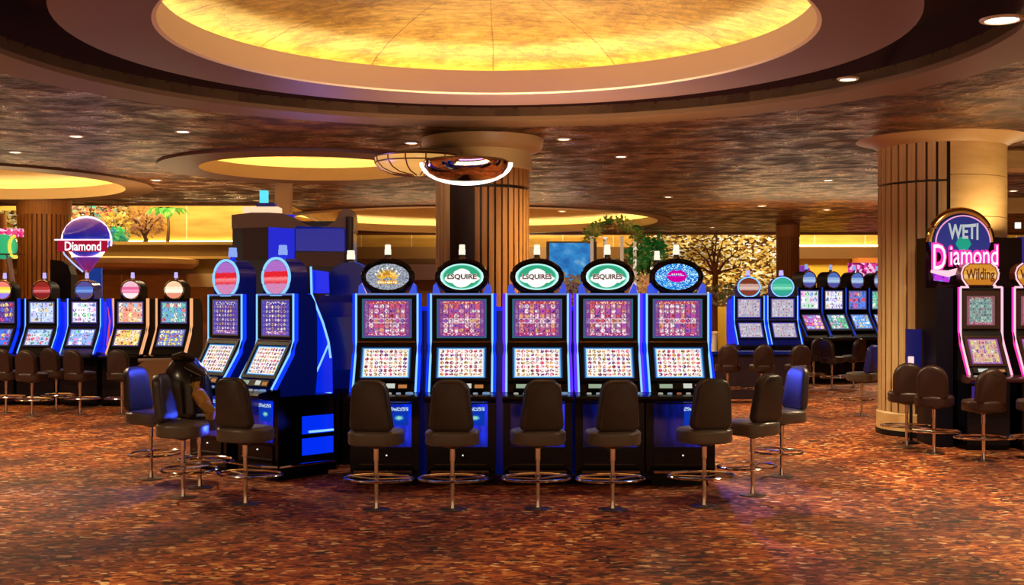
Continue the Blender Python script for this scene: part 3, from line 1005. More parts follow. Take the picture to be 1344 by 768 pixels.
def stool_kind(name, style):
    """seat faces +y (towards the machine); the back stands on the -y side"""
    t = thing(name, '', 'stool')
    bl = LEATHER if style == 'square' else BROWNL
    sl_ = LEATHER2 if style == 'square' else BROWNL
    if style == 'square':
        out = back_outline(.355, .300, .662, 1.075, .10)
        hs = .445
    else:
        out = back_outline(.33, .33, .62, 1.0, .16)
        hs = .43
    M = Matrix.Translation((0, -.19, 0)) @ Matrix.Rotation(D2(5), 4, 'X')
    zc = .64

    def bk(b):
        lay = [(.90, -.045), (.97, -.036), (1.0, -.02), (1.0, .012), (.97, .03), (.88, .042), (.6, .047)]
        Mt = Matrix.Translation((0, -.165, zc)) @ Matrix.Rotation(D2(6), 4, 'X') @ Matrix.Translation((0, 0, -zc))
        b.pillow(out, lay, Mt)
        # curve the back gently round the sitter
        b.v = [(x, y + 1.1 * x * x, z) for x, y, z in b.v]
    bo = part('backrest', style, bk, bl, t)

    def piping(b):
        Mt = Matrix.Translation((0, -.165, zc)) @ Matrix.Rotation(D2(6), 4, 'X') @ Matrix.Translation((0, 0, -zc))
        ps = [Mt @ Vector((x * 1.005, .014, z)) for x, z in out]
        b.tube([(p.x, p.y + 1.1 * p.x ** 2, p.z) for p in ps], .006, 5, True)
    part('piping', style, piping, bl, bo)

    def seat(b):
        pts = []
        for i in range(40):
            a = 2 * PI * i / 40
            e = .72
            pts.append((hs / 2 * math.copysign(abs(math.cos(a)) ** e, math.cos(a)), hs / 2 * .95 * math.copysign(abs(math.sin(a)) ** e, math.sin(a))))
        lay = [(.86, .535), (.97, .545), (1.0, .57), (.985, .60), (1.0, .62), (.99, .640), (.92, .656), (.7, .664), (.3, .666)]
        o = len(b.v)
        n = len(pts)
        vs = [(x * s, y * s, z) for s, z in lay for x, y in pts]
        fs = [(j * n + i, j * n + (i + 1) % n, (j + 1) * n + (i + 1) % n, (j + 1) * n + i) for j in range(len(lay) - 1) for i in range(n)]
        fs.append(tuple(range(n - 1, -1, -1)))
        fs.append(tuple((len(lay) - 1) * n + i for i in range(n)))
        b.add(vs, fs, True)
    part('seat', style, seat, sl_, t)
    part('seat_bracket', style, lambda b: (b.lathe([(.02, .50), (.10, .525), (.12, .542)], 16), b.tube([(0, -.10, .53), (0, -.15, .55), (0, -.16, .70)], [.02, .018, .014], 8)), STEEL, t)
    part('post', style, lambda b: b.lathe([(.026, .012), (.021, .04), (.0175, .10), (.0175, .22), (.024, .225), (.024, .275), (.0175, .28), (.0175, .40), (.023, .405), (.023, .50)], 14), CHROME, t)

    def ring(b):
        b.tube([(.285 * math.cos(2 * PI * i / 36), .06 + .235 * math.sin(2 * PI * i / 36), .25) for i in range(36)], .0115, 7, True)
    fr = part('foot_ring', style, ring, CHROME, t)
    part('ring_spoke', style, lambda b: [b.tube([(0, 0, .25), (.28 * math.cos(a), .06 + .23 * math.sin(a), .25)], .008, 6) for a in (D2(20), D2(160), D2(-90))], CHROME, fr)
    part('floor_plate', style, lambda b: b.lathe([(.12, 0), (.115, .008), (.05, .012), (.03, .016)], 28), plain('plate', (.10, .055, .03), .35, .6), t)
    return t


def rz_for(fx, fy):
    """rotation that turns +y to (fx, fy)"""
    return math.atan2(-fx, fy)


def set_first(t, loc, rz, label, group):
    t.location = loc
    t.rotation_euler = (0, 0, rz)
    t['label'] = label
    t['group'] = group
    return t


FG = 'padded bar stools round the middle carousel'
sq = [(494, 9.98, (.20, 1), 'padded bar stool in front of the silver crowned slot machine'),
      (594, 9.98, (.04, 1), 'padded bar stool in front of the green topped machine beside the silver crown'),
      (706, 10.02, (-.22, 1), 'padded bar stool in front of the middle green topped machine'),
      (804, 9.98, (-.22, 1), 'padded bar stool in front of the green machine beside the magenta lips'),
      (924, 10.15, (-.26, 1), 'padded bar stool standing in front of the magenta lips machine'),
      (988, 10.75, (-.62, .78), 'half turned padded stool rounding the carousel corner past the magenta lips machine'),
      (1026, 11.9, (-1, -.36), 'sideways padded stool with blue lit backrest at the aisle end of the carousel'),
      (322, 10.25, (.46, 1), 'padded bar stool in front of the turned pair, nearest its blue flank'),
      (240, 10.6, (1, -.10), 'sideways padded stool with a blue lit backrest beside the black jacket'),
      (198, 11.75, (1, -.42), 'outermost sideways padded stool, partly behind the blue lit one'),
      (262, 11.2, (.75, .66), 'padded stool with a black leather jacket over its backrest')]
proto = None
for i, (px, d, fw, lab) in enumerate(sq):
    loc = ((px - 672) / F * d, d, 0)
    if proto is None:
        proto = stool_kind('bar_stool', 'square')
        remember(proto)
        st = set_first(proto, loc, rz_for(*fw), lab, FG)
    else:
        st = copy_tree(proto, loc, rz_for(*fw), lab, FG)
jacket_stool = st

# black jacket slumped over the last stool, tan scarf beside it
def blob(b, c, r, n=20, m=12, wob=.1, seed=1):
    rnd = random.Random(seed)
    ph = [rnd.uniform(0, 6) for _ in range(6)]
    vs = []
    for j in range(m + 1):
        th = PI * j / m
        for i in range(n):
            a = 2 * PI * i / n
            k_ = 1 + wob * (math.sin(3 * a + ph[0] + 2 * th) + .6 * math.sin(7 * a + ph[1]) * math.sin(th * 3 + ph[2]))
            vs.append((c[0] + r[0] * k_ * math.sin(th) * math.cos(a), c[1] + r[1] * k_ * math.sin(th) * math.sin(a), c[2] + r[2] * math.cos(th) * (1 + wob * .4 * math.sin(2 * a + ph[3]))))
    fs = [(j * n + i, (j + 1) * n + i, (j + 1) * n + (i + 1) % n, j * n + (i + 1) % n) for j in range(m) for i in range(n)]
    b.add(vs, fs, True)


JM = plain('black_jacket', (.010, .009, .009), .24, coat=.2)
jk = thing('jacket', 'glossy black leather jacket slumped over a stool back near the tan sleeve', 'jacket', (jacket_stool.location.x - .1, jacket_stool.location.y - .14, .0))


def jbody(b):
    # a draped shell: shoulders over the backrest, panels hanging on both sides
    rows = 12
    cols = 18
    vs = []
    for j in range(rows + 1):
        t_ = j / rows
        for i in range(cols):
            a = 2 * PI * i / cols
            fold = 1 + .07 * math.sin(5 * a + 3 * t_) * t_ + .04 * math.sin(9 * a)
            w = (.09 + .12 * math.sin(min(1, t_ * 2.2) * PI / 2)) * fold
            dd = (.06 + .10 * math.sin(min(1, t_ * 1.8) * PI / 2)) * fold
            vs.append((w * math.cos(a) + .05 * t_, dd * math.sin(a), 1.20 - .50 * t_ ** 1.1))
    fs = [(j * cols + i, (j + 1) * cols + i, (j + 1) * cols + (i + 1) % cols, j * cols + (i + 1) % cols) for j in range(rows) for i in range(cols)]
    fs.append(tuple(range(cols)))
    b.add(vs, fs, True)


mbj = MB()
jbody(mbj)
obj('body', mbj, JM, jk)
obj('sleeve', MB().tube([(.08, -.08, 1.14), (.15, -.11, 1.02), (.17, -.10, .88), (.15, -.10, .78)], [.07, .075, .065, .05], 12), JM, jk)
obj('collar', MB().tube([(-.09, -.05, 1.20), (0, -.09, 1.225), (.10, -.05, 1.19)], [.03, .035, .03], 8), JM, jk)
sf = obj('scarf', MB().tube([(.0, 0, .0), (.03, -.02, -.08), (.09, -.03, -.17), (.14, -.02, -.25), (.135, 0, -.31)], [.05, .06, .062, .055, .04], 12), plain('tan_cloth', (.50, .27, .05), .55), None,
         (jacket_stool.location.x + .05, jacket_stool.location.y - .36, .98))
tag(sf, 'tan rolled scarf hanging from the black jacket like a sleeve', 'scarf')

# ------------------------------------------------------------------ left bank
LD = 20.4
pal = {'a': [(.8, .1, .15), (.1, .2, .9), (.9, .7, .2), (.15, .1, .5)], 'b': [(.6, .7, 1), (.9, .9, 1), (.5, .4, .8), (.8, .6, .3)],
       'c': [(.9, .3, .6), (.3, .8, .4), (1, .9, 1), (.4, .5, 1)], 'd': [(.9, .25, .15), (1, .8, .3), (1, .95, .8), (.3, .55, .8)],
       'e': [(.2, .6, .5), (.9, .85, .7), (.8, .15, .15), (.2, .4, .8)], 'f': [(1, .75, .1), (1, .9, .4), (.7, .2, .1), (.9, .8, .7)]}
BD = ((.02, .02, .05), (.10, .08, .25), (.05, .05, .2))


def sm(key, p, bg, seed, nx=5, ny=4, st=1.2, h=(.6, .08, .1), f=(.15, .1, .5)):
    return screen_mat('game_%s_%d' % (key, seed), nx, ny, bg, pal[p], BD, st, seed, h, f, .06, .46)


LG = 'slot machines of the far left bank'
left = [(-4, banded_face_mat('tf1', (.9, .2, .15), (.9, .65, .05), (.3, .2, .8)), sm('a', 'a', (.12, .03, .25), 51), sm('b', 'a', (.05, .2, .8), 52), LEDD, BLACK, 'slot machine with a red and yellow topper at the picture edge of the left bank', LEDD),
        (52, banded_face_mat('tf2', (.35, .03, .02), (.62, .05, .04), (.30, .02, .02), .8), sm('a', 'b', (.5, .62, .9), 53), sm('b', 'e', (.55, .65, .9), 54), LEDB, BLACK, 'slot machine with a dark red gem topper in front of the wooden column', LEDD),
        (111, banded_face_mat('tf3', (.12, .10, .35), (.10, .25, .8), (.12, .10, .3), .8), sm('a', 'c', (.9, .8, .95), 55), sm('b', 'c', (.25, .45, .9), 56), LEDB, BLUESIDE, 'blue sided slot machine under the round diamond globe sign', LEDD),
        (174, banded_face_mat('tf4', (.75, .45, .5), (.7, .12, .25), (.85, .7, .7)), sm('a', 'd', (.75, .4, .3), 57, 5, 4), sm('b', 'f', (.85, .55, .2), 58), LEDO, BLACK, 'slot machine with a pink round topper and yellow reels', LEDO),
        (233, banded_face_mat('tf5', (.85, .55, .3), (.95, .75, .5), (.7, .25, .15)), sm('a', 'e', (.15, .4, .45), 59, 6, 4), sm('b', 'f', (.12, .2, .6), 60), LEDO, BLACK, 'slot machine with a cream round topper and amber edges, last of the left bank', LEDO)]
for i, (px, face, u_, l_, led, body, lab, led2) in enumerate(left):
    slot_machine(lab, ((px - 672) / F * LD, LD - .105 * (i - 2), 0), D2(-8), LG, u_, l_, 'arch', face, led, led2, body if body is not BLUESIDE else NAVY, BLUESIDE if i in (1, 2) else None, False, False, 1.0, .335, 1.0,
                 glow('violet_lens', (.6, .5, 1), 1.0), candle_base=CHROME)
# blue curved divider between two machines
dv = thing('divider_panel', 'blue glossy curved divider with a red flame streak beside the pink topped machine', 'panel', ((142.5 - 672) / F * (LD - .1), LD - .1, 0), D2(-8))
obj('curved_board', MB().tube([(.02, 0, .80), (.0, -.02, 1.0), (.02, 0, 1.3), (.01, .02, 1.55), (.0, .02, 1.78)], [.055, .055, .055, .05, .045], 12, flat=1.0), BLUESIDE, dv)
obj('stand', MB().box(-.05, .05, -.12, .12, 0, .82), GLOSS, dv)
obj('flame_streak', MB().tube([(.0, -.075, 1.0), (.03, -.06, 1.2), (.05, -.055, 1.4), (.01, -.05, 1.65)], [.006, .018, .014, .004], 6), glow('flame', (.9, .10, .12), .8), dv)
# tan end board of the bank and its curved shoulder
eb = thing('end_board', 'tan upholstered end board closing the left bank', 'board', ((216 - 672) / F * 19.6, 19.6, 0))
obj('board', MB().prism([(-.42, 0), (.48, 0), (.48, .70), (.38, .80), (-.30, .78), (-.42, .70)], -.05, .05, 'y'), plain('tan_board', (.26, .12, .045), .5), eb)
obj('top_rail', MB().tube([(-.42, 0, .78), (.48, 0, .80)], .035, 8), plain('tan_rail', (.20, .10, .04), .35), eb)
cr_ = thing('cream_divider', 'cream curved divider between the two machines at the picture edge', 'panel', ((26 - 672) / F * 21.5, 21.5, 0))
obj('board', MB().prism([(-.28, 0), (.24, 0), (.24, 1.25), (.16, 1.55), (-.02, 1.72), (-.28, 1.78)], -.05, .05, 'y'), plain('cream_divider', (.48, .33, .18), .5), cr_)
obj('edge_band', MB().tube([(.24, -.02, .8), (.24, -.02, 1.25), (.16, -.02, 1.55), (-.02, -.02, 1.72), (-.28, -.02, 1.78)], .04, 8), plain('brown_edge', (.22, .11, .05), .4), cr_)

rd = [(8, 18.9, (.1, 1), 'rounded brown stool at the very edge of the left bank'),
      (42, 18.35, (.2, 1), 'rounded brown stool in front of the dark red gem machine'),
      (74, 19.3, (.3, 1), 'rounded brown stool between the gem machine and the blue sided machine'),
      (105, 18.6, (.35, 1), 'rounded brown stool in front of the blue sided machine'),
      (160, 18.6, (.05, 1), 'rounded brown stool in front of the pink topped machine')]
proto2 = None
for px, d, fw, lab in rd:
    loc = ((px - 672) / F * d, d, 0)
    if proto2 is None:
        proto2 = remember(stool_kind('round_back_stool', 'round'))
        set_first(proto2, loc, rz_for(*fw), lab, 'brown stools of the left bank')
    else:
        copy_tree(proto2, loc, rz_for(*fw), lab, 'brown stools of the left bank')

# globe sign above the left bank
gs = thing('globe_sign', 'round blue glass sign with a red band reading Diamond on the left bank', 'sign', ((114 - 672) / F * (LD + .68), LD + .68, 0))
zg = CAMZ + (HZ - 319) / F * (LD + .68)
obj('pole', MB().lathe([(.16, 0), (.16, .02), (.04, .05), (.04, 2.40)], 14), CHROME, gs)
gl = MB()
gl.lathe([(.02, -.54), (.10, -.44), (.26, -.22), (.38, -.06), (.415, .06), (.41, .16), (.36, .28), (.26, .37), (.13, .42), (.01, .435)], 36, (0, 0, zg), sy=.5)


def globe_mat():
    g = G('blue_globe')
    s = g.n('ShaderNodeSeparateXYZ', g.co('Object'))
    f = g.math('ADD', g.math('MULTIPLY', g.math('SUBTRACT', s.outputs[2], zg), .9), .5)
    c = g.ramp(f, [(0, (.35, .02, .12)), (.2, (.25, .03, .3)), (.34, (.01, .04, .5)), (.6, (.01, .02, .4)), (.85, (.12, .03, .35))])
    return g.bsdf(c, .08, emis=c, estr=.55, coat=.6)


obj('globe', gl, globe_mat(), gs)
obj('neon_ring', MB().tube([(.43 * math.cos(D2(-10 + 200 * i / 40)), -.02, zg + .02 + .43 * math.sin(D2(-10 + 200 * i / 40))) for i in range(41)], .016, 8), glow('lilac_neon', (1, .68, .9), 1.8), gs)
obj('neon_edge', MB().tube([(-.43, -.06, zg - .04), (-.36, -.08, zg - .2), (-.2, -.08, zg - .36), (-.05, -.05, zg - .5)], .014, 8), glow('pale_lilac', (.45, .5, 1), 1.3), gs)
bd = obj('red_band', MB().box(-.42, .43, -.245, -.21, zg - .16, zg + .03), glow('band_red', (.48, .01, .04), .8), gs)
obj('band_bar', MB().box(-.47, .47, -.25, -.215, zg + .03, zg + .055), glow('bar_pink', (1, .75, .85), 1.3), bd)
text('lettering', 'Diamond', .62, .155, glow('letter_white', (1, .92, .95), 1.5), bd, (.02, -.252, zg - .065), .018)
sp = thing('speaker', 'black round shouldered loudspeaker beside the diamond globe sign', 'speaker', ((83 - 672) / F * 21.2, 21.2, 0))
obj('body', MB().prism([(-.17, 1.6), (.19, 1.6), (.19, 2.2), (.14, 2.36), (.02, 2.44), (-.17, 2.46)], -.15, .15, 'y'), BLACK, sp)
obj('stand', MB().lathe([(.16, 0), (.16, .02), (.03, .05), (.03, 1.62)], 16), BLACK, sp)
bp_ = tag(obj('backlit_panel', MB().box(-.15, .15, -.03, .03, 0, 2.35), plain('royal_panel', (.01, .06, .35), .3, emis=(.01, .08, .6), estr=.3), None, ((123 - 672) / F * 22.3, 22.3, 0)),
          'plain royal blue upright panel behind the diamond globe sign', 'panel')
# signs at the edge of the left bank
ls = thing('awning_sign', 'pink banner sign over a green and yellow round sign at the left edge', 'sign', ((14 - 672) / F * 23.5, 23.5, 0))


def z_at(py, d):
    return CAMZ + (HZ - py) / F * d


obj('banner', MB().box(-.35, .24, -.04, .04, z_at(311, 23.5), z_at(300, 23.5)), glitter_mat('pink_banner', (.75, .02, .15), (.9, .08, .25), (1, .7, .8), 9, 1.0), ls)
obj('round_sign', MB().lathe([(.02, -.06), (.24, -.05), (.24, .05), (.02, .06)], 28, (-.12, 0, 0)), plain('green_sign', (.02, .4, .2), .3, emis=(.02, .5, .25), estr=.6), ls, (0, 0, z_at(324, 23.5)), (PI / 2, 0, 0))
obj('yellow_arc', MB().tube([(.12 + .11 * math.cos(D2(90 + 200 * i / 16)), -.08, z_at(324, 23.5) + .2 * math.sin(D2(90 + 200 * i / 16))) for i in range(17)], .035, 8), glow('yellow_arc', (.9, .8, .1), 1.0), ls)
obj('shelf', MB().box(-.35, .24, -.1, .1, z_at(335, 23.5), z_at(333, 23.5)), STEEL, ls)
obj('support', MB().tube([(.10, 0, 0), (.10, 0, 1.7), (.02, 0, 2.2), (-.05, 0, z_at(335, 23.5))], .06, 8), plain('lilac_post', (.30, .22, .35), .4), ls)


# ------------------------------------------------------------------ plants
def leaf_cloud(b, c, r, n, size, seed, flat=1.):
    rnd = random.Random(seed)
    for _ in range(n):
        while True:
            p = Vector((rnd.uniform(-1, 1), rnd.uniform(-1, 1), rnd.uniform(-1, 1)))
            if .35 < p.length < 1:
                break
        q_ = Vector((c[0] + p.x * r[0], c[1] + p.y * r[1], c[2] + p.z * r[2]))
        d = Vector((rnd.uniform(-1, 1), rnd.uniform(-1, 1), rnd.uniform(-.6, .8))).normalized()
        s = d.cross(Vector((rnd.uniform(-1, 1), rnd.uniform(-1, 1), rnd.uniform(-1, 1)))).normalized()
        L_ = size * rnd.uniform(.6, 1.3)
        b.add([q_, q_ + d * L_ * .5 + s * L_ * .28, q_ + d * L_, q_ + d * L_ * .5 - s * L_ * .28], [(0, 1, 2, 3)])
    return b


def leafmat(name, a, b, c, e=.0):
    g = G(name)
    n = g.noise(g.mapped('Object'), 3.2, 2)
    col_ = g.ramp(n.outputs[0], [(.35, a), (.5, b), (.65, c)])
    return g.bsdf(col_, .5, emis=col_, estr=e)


def tree(name, label, px, d, z0, trunk_h, crown_r, cz, m, n=500, size=.22, group=None, bark=(.06, .03, .015)):
    x = (px - 672) / F * d
    t = thing(name, label, 'tree' if 'tree' in name else 'plant', (x, d, z0), 0, group)
    b = MB().tube([(0, 0, 0), (.04, 0, trunk_h * .5), (0, 0, trunk_h), (.05, 0, cz)], [.08, .06, .05, .02], 8)
    for a in range(5):
        an = a * 1.256
        b.tube([(0, 0, trunk_h * .9), (crown_r[0] * .4 * math.cos(an), crown_r[1] * .4 * math.sin(an), cz * .95), (crown_r[0] * .75 * math.cos(an), crown_r[1] * .75 * math.sin(an), cz + crown_r[2] * .3)], [.035, .025, .008], 6)
    obj('trunk', b, plain('bark%s' % (bark,), bark, .7), t)
    obj('foliage', leaf_cloud(MB(), (0, 0, cz), crown_r, n, size, int(px)), m, t)
    return t


ZG = 3.36
TG = 'decorated trees on the lit gallery'
tree('blossom_tree', 'gallery tree with pink and turquoise blossoms behind the globe sign', 116, 33.3, ZG, .25, (.95, .4, .50), .95, leafmat('blossom', (.65, .06, .16), (.45, .28, .08), (.04, .5, .5), .35), 420, .16, TG)
tree('gold_leaf_tree', 'small yellow leaved tree between the blossom tree and the palm', 151, 33.02, ZG, .15, (.42, .2, .40), .48, leafmat('goldleaf', (.6, .42, .06), (.3, .2, .03), (.85, .65, .15), .3), 240, .14, TG)
tree('flowering_tree', 'brown and rose leaved tree beside the small palm on the gallery', 190, 33.45, ZG, .2, (.62, .35, .42), .6, leafmat('roseleaf', (.25, .10, .06), (.4, .22, .08), (.5, .3, .28), .15), 300, .14, TG)
pm = thing('palm_tree', 'small green palm with arching fronds on the gallery', 'tree', ((220 - 672) / F * 32.75, 32.75, ZG), 0, TG)
obj('trunk', MB().tube([(0, 0, 0), (.03, 0, .4), (0, 0, .85)], [.05, .04, .035], 8), plain('palm_bark', (.10, .055, .02), .7), pm)
for k_ in range(11):
    an = k_ * 2 * PI / 11
    mb = MB()
    pts = [Vector((.60 * s * math.cos(an), .35 * s * math.sin(an), .65 + .42 * math.sin(s * PI * .75) - .20 * s)) for s in (0, .25, .5, .75, 1)]
    sd = Vector((-math.sin(an), math.cos(an), 0))
    ww = [.05, .13, .14, .10, .01]
    vs = [p + sd * w for p, w in zip(pts, ww)] + [p - sd * w - Vector((0, 0, .03)) for p, w in zip(pts, ww)]
    mb.add(vs, [(i, i + 1, 6 + i, 5 + i) for i in range(4)])
    obj('frond', mb, leafmat('palm_green', (.02, .16, .02), (.06, .30, .05), (.3, .45, .12), .1), pm)
fb = tag(obj('flower_bed', leaf_cloud(MB(), (0, 0, .1), (.3, .14, .2), 200, .14, 5), leafmat('bluegreen', (.02, .20, .5), (.05, .45, .12), (.1, .55, .3), .3), None, ((152 - 672) / F * 32.6, 32.6, 3.42)),
         'blue and green planting spilling below the yellow tree', 'plant')
# planting at the right
DT = 35.0
arb = thing('garden_arbor', 'sparkling garden arbor with four white posts and a leafy crown', 'arbor', ((806 - 672) / F * 32.6, 32.6, 0))
for k_, xx in enumerate((-.60, -.22, .20, .58)):
    b = MB().lathe([(.07, 0), (.07, .1), (.045, .12), (.045, 3.45), (.07, 3.5)], 12, (xx, (.25 if k_ % 2 else -.1), 0))
    obj('post', b, glitter_mat('post_%d' % (k_ % 2), (.25, .15, .07), (.65, .45, .25), (1, .92, .8), 6, .8) if k_ % 2 else plain('bead_post', (.6, .5, .4), .35, emis=(.8, .65, .45), estr=.35), arb)
b = MB()
for k_ in range(11):
    a = PI * k_ / 10
    leaf_cloud(b, (.66 * math.cos(a), .05, 3.45 + .42 * math.sin(a)), (.18, .25, .16), 60, .13, 60 + k_)
obj('leaf_arch', b, leafmat('arbor_green', (.03, .10, .015), (.14, .25, .04), (.45, .40, .10), .12), arb)
obj('roof_ring', MB().tube([(.64 * math.cos(PI * i / 16), .05, 3.42 + .38 * math.sin(PI * i / 16)) for i in range(17)], .05, 8), plain('arbor_wood', (.35, .18, .08), .5), arb)
tree('leafy_tree', 'bright green leafy tree between the arbor and the bare branched tree', 849, 35.6, 0, 2.2, (.62, .5, .55), 3.15, leafmat('bright_green', (.015, .12, .02), (.04, .32, .05), (.25, .45, .15), .12), 520, .2)
tree('orange_shrub', 'orange flowering shrub under the leafy green tree', 852, 34.4, 0, .9, (.60, .4, .62), 2.0, leafmat('orange_leaf', (.55, .16, .03), (.8, .5, .2), (.35, .22, .06), .3), 420, .18)
tree('yellow_shrub', 'yellow and violet shrub below the blue video screen', 752, 31.5, 0, .8, (.5, .4, .6), 1.9, leafmat('yellow_leaf', (.45, .40, .05), (.25, .15, .25), (.55, .45, .15), .2), 320, .18)
bt = thing('bare_tree', 'bare brown branched tree in front of the gold lights', 'tree', ((938 - 672) / F * 33.5, 33.5, 0))
b = MB()
b.tube([(0, 0, 0), (0, 0, 1.8), (.02, 0, 2.55)], [.10, .08, .08], 10)
rnd = random.Random(3)
for an, ln in ((100, 1.2), (70, 1.15), (130, 1.1), (45, 1.05), (155, .95), (85, 1.25), (115, 1.2), (25, .8)):
    p0 = Vector((.02, 0, 2.5))
    pts = [p0]
    for s in range(1, 5):
        a = D2(an + rnd.uniform(-14, 14))
        pts.append(pts[-1] + Vector((math.cos(a), rnd.uniform(-.3, .3), math.sin(a))) * ln * .84 / 4)
    b.tube(pts, [.05, .04, .03, .02, .01], 7)
    for q_ in pts[2:]:
        a = D2(an + rnd.choice((-45, 45)))
        b.tube([q_, q_ + Vector((math.cos(a), 0, math.sin(a))) * .3], [.02, .006], 5)
obj('branches', b, plain('bare_bark', (.30, .14, .05), .7), bt)
obj('planting', leaf_cloud(MB(), (0, -.2, 1.95), (1.0, .35, .28), 380, .16, 8), leafmat('bed_green', (.03, .16, .03), (.3, .22, .08), (.45, .28, .12), .12), bt)
vs_ = thing('video_screen', 'large blue video screen behind the middle green machines', 'screen', ((750 - 672) / F * 40, 40, 0))
w_ = 29 / F * 40
obj('panel', MB().quad((-w_, -.06, z_at(372, 40)), (w_, -.06, z_at(372, 40)), (w_, -.06, z_at(319, 40)), (-w_, -.06, z_at(319, 40))),
    (lambda g: g.emit(g.ramp(g.noise(g.mapped('UV'), 3, 4).outputs[0], [(.3, (.02, .12, .45)), (.55, (.05, .32, .75)), (.75, (.35, .6, .8))]), .8))(G('sky_screen')), vs_)
obj('frame', MB().box(-w_ - .1, w_ + .1, -.05, .05, z_at(375, 40), z_at(317, 40)), STEEL, vs_)
obj('stand', MB().box(-.2, .2, -.05, .05, 0, z_at(375, 40)), STEEL, vs_)


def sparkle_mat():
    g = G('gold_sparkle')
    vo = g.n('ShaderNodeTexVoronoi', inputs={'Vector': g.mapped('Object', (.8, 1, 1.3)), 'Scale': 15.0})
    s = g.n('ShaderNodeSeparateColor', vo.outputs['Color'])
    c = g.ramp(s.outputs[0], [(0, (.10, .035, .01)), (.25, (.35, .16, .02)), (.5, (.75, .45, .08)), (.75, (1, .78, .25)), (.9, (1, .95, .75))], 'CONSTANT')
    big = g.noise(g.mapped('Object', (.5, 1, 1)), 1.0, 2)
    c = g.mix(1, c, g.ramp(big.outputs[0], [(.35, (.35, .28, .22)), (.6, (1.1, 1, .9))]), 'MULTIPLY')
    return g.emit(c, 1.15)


SPARK = sparkle_mat()
x0_, x1_ = (832 - 672) / F * 41.5, (1022 - 672) / F * 41.5
tag(obj('bead_curtain', MB().box(x0_, x1_, 41.5, 41.6, 1.6, 4.25), SPARK), 'shimmering gold bead curtain behind the bare tree', 'curtain', kind='stuff')
x0_, x1_ = (60 - 672) / F * 33.85, (168 - 672) / F * 33.85
tag(obj('bead_curtain', MB().box(x0_, x1_, 33.86, 33.94, 3.4, 4.6), SPARK), 'gold bead curtain behind the blossom tree on the gallery', 'curtain', kind='stuff')
tag(obj('bead_curtain', MB().box((0 - 690) / F * 30, (24 - 672) / F * 30, 30.0, 30.1, 3.3, 4.0), SPARK), 'gold bead curtain above the pink banner at the left edge', 'curtain', kind='stuff')

# ------------------------------------------------------------------ far right machines
BOXF = lambda s: screen_mat('box_reels_%d' % s, 8, 6, (.55, .52, .62), [(.75, .3, .35), (.9, .85, .95), (.5, .4, .6), (.85, .6, .65)], ((.02, .03, .3), (.05, .05, .4), (.25, .2, .45)), .95, s, (.6, .12, .18), (.5, .4, .5), .07, .38)
BD_ = 24.0
for i, (px, face, lab) in enumerate(((983, banded_face_mat('tf6', (.25, .05, .02), (.75, .45, .35), (.30, .06, .03), .8), 'blue outlined slot machine with a brown bottle shaped topper'),
                                     (1027, banded_face_mat('tf7', (.05, .5, .3), (.1, .65, .38), (.04, .45, .3), .9), 'blue outlined slot machine with a green topper behind the side aisle'))):
    slot_machine(lab, ((px - 672) / F * BD_, BD_, 0), D2(6), 'blue outlined machines behind the side aisle', BOXF(70 + i), BOXF(80 + i), 'drum', face, LEDB, LEDD, NAVY, BLUESIDE, False, False, 1.04, .30, 1.0,
                 glow('violet_lens', (.6, .5, 1), 1.0), candle_base=BLUESIDE)
far = [(1062, 26.2, 'c', 'd', (.7, .65, .75), (.5, .1, .5), 'small slot machine with white and magenta screens farthest behind the aisle'),
       (1094, 26.6, 'b', 'c', (.75, .78, .85), (.1, .4, .25), 'small slot machine with a star topper and a green lower screen'),
       (1125, 27.0, 'a', 'b', (.1, .2, .6), (.05, .35, .8), 'small slot machine with a red fruit screen beside the dark column of the aisle'),
       (1155, 27.4, 'e', 'b', (.1, .5, .3), (.05, .3, .8), 'small slot machine with a green screen half hidden by the big pillar')]
for i, (px, d, a_, b_, bgu, bgl, lab) in enumerate(far):
    slot_machine(lab, ((px - 672) / F * d, d, 0), D2(28), 'small machines at the end of the aisle', sm('fu', a_, bgu, 90 + i, 4, 3), sm('fl', b_, bgl, 95 + i, 4, 4), 'arch',
                 banded_face_mat('ff%d' % i, (.1, .2, .6), (.35, .55, .9), (.1, .1, .4), .8), glow('faint_blue2', (.02, .05, .5), .8), None, BLACK, None, False, False, 1.15, .30, 1.0, glow('blue_lens', (.30, .45, 1), .9), candle_base=STEEL)
fr_ = [(955, 20.9, (.1, 1), 'dark stool in front of the brown topped blue outlined machine'),
       (1000, 20.8, (0, 1), 'dark stool in front of the gap between the two blue outlined machines'),
       (1047, 20.9, (-.1, 1), 'dark stool in front of the green topped blue outlined machine'),
       (1068, 25.2, (-.4, 1), 'dark stool in front of the farthest white and magenta machine'),
       (1092, 24.0, (.8, .6), 'brown stool turned sideways in front of the star topped machine'),
       (1120, 24.6, (-.6, 1), 'brown stool in front of the red fruit machine')]
for px, d, fw, lab in fr_:
    copy_tree(proto2, ((px - 672) / F * d, d, 0), rz_for(*fw), lab, 'stools at the end of the aisle')
# counter behind the aisle
cb = thing('counter', 'long low dark counter in front of the blue outlined machines', 'counter', ((938 - 672) / F * 21.8, 21.8, 0))
obj('carcass', MB().box(-.20, 1.55, -.2, .25, 0, .80), plain('counter_dark', (.02, .01, .02), .3), cb)
obj('top', MB().box(-.24, 1.58, -.23, .28, .80, .85), NAVY, cb)
cu_ = thing('paper_cup', 'white paper cup with a beige lid on the low dark counter', 'cup', ((935 - 672) / F * 21.7, 21.7, .85))
obj('cup', MB().lathe([(.075, 0), (.10, .30), (.102, .305)], 20), plain('cup_white', (.75, .65, .5), .5), cu_)
obj('lid', MB().lathe([(.108, .305), (.108, .335), (.08, .355)], 20), plain('cup_lid', (.55, .4, .25), .5), cu_)
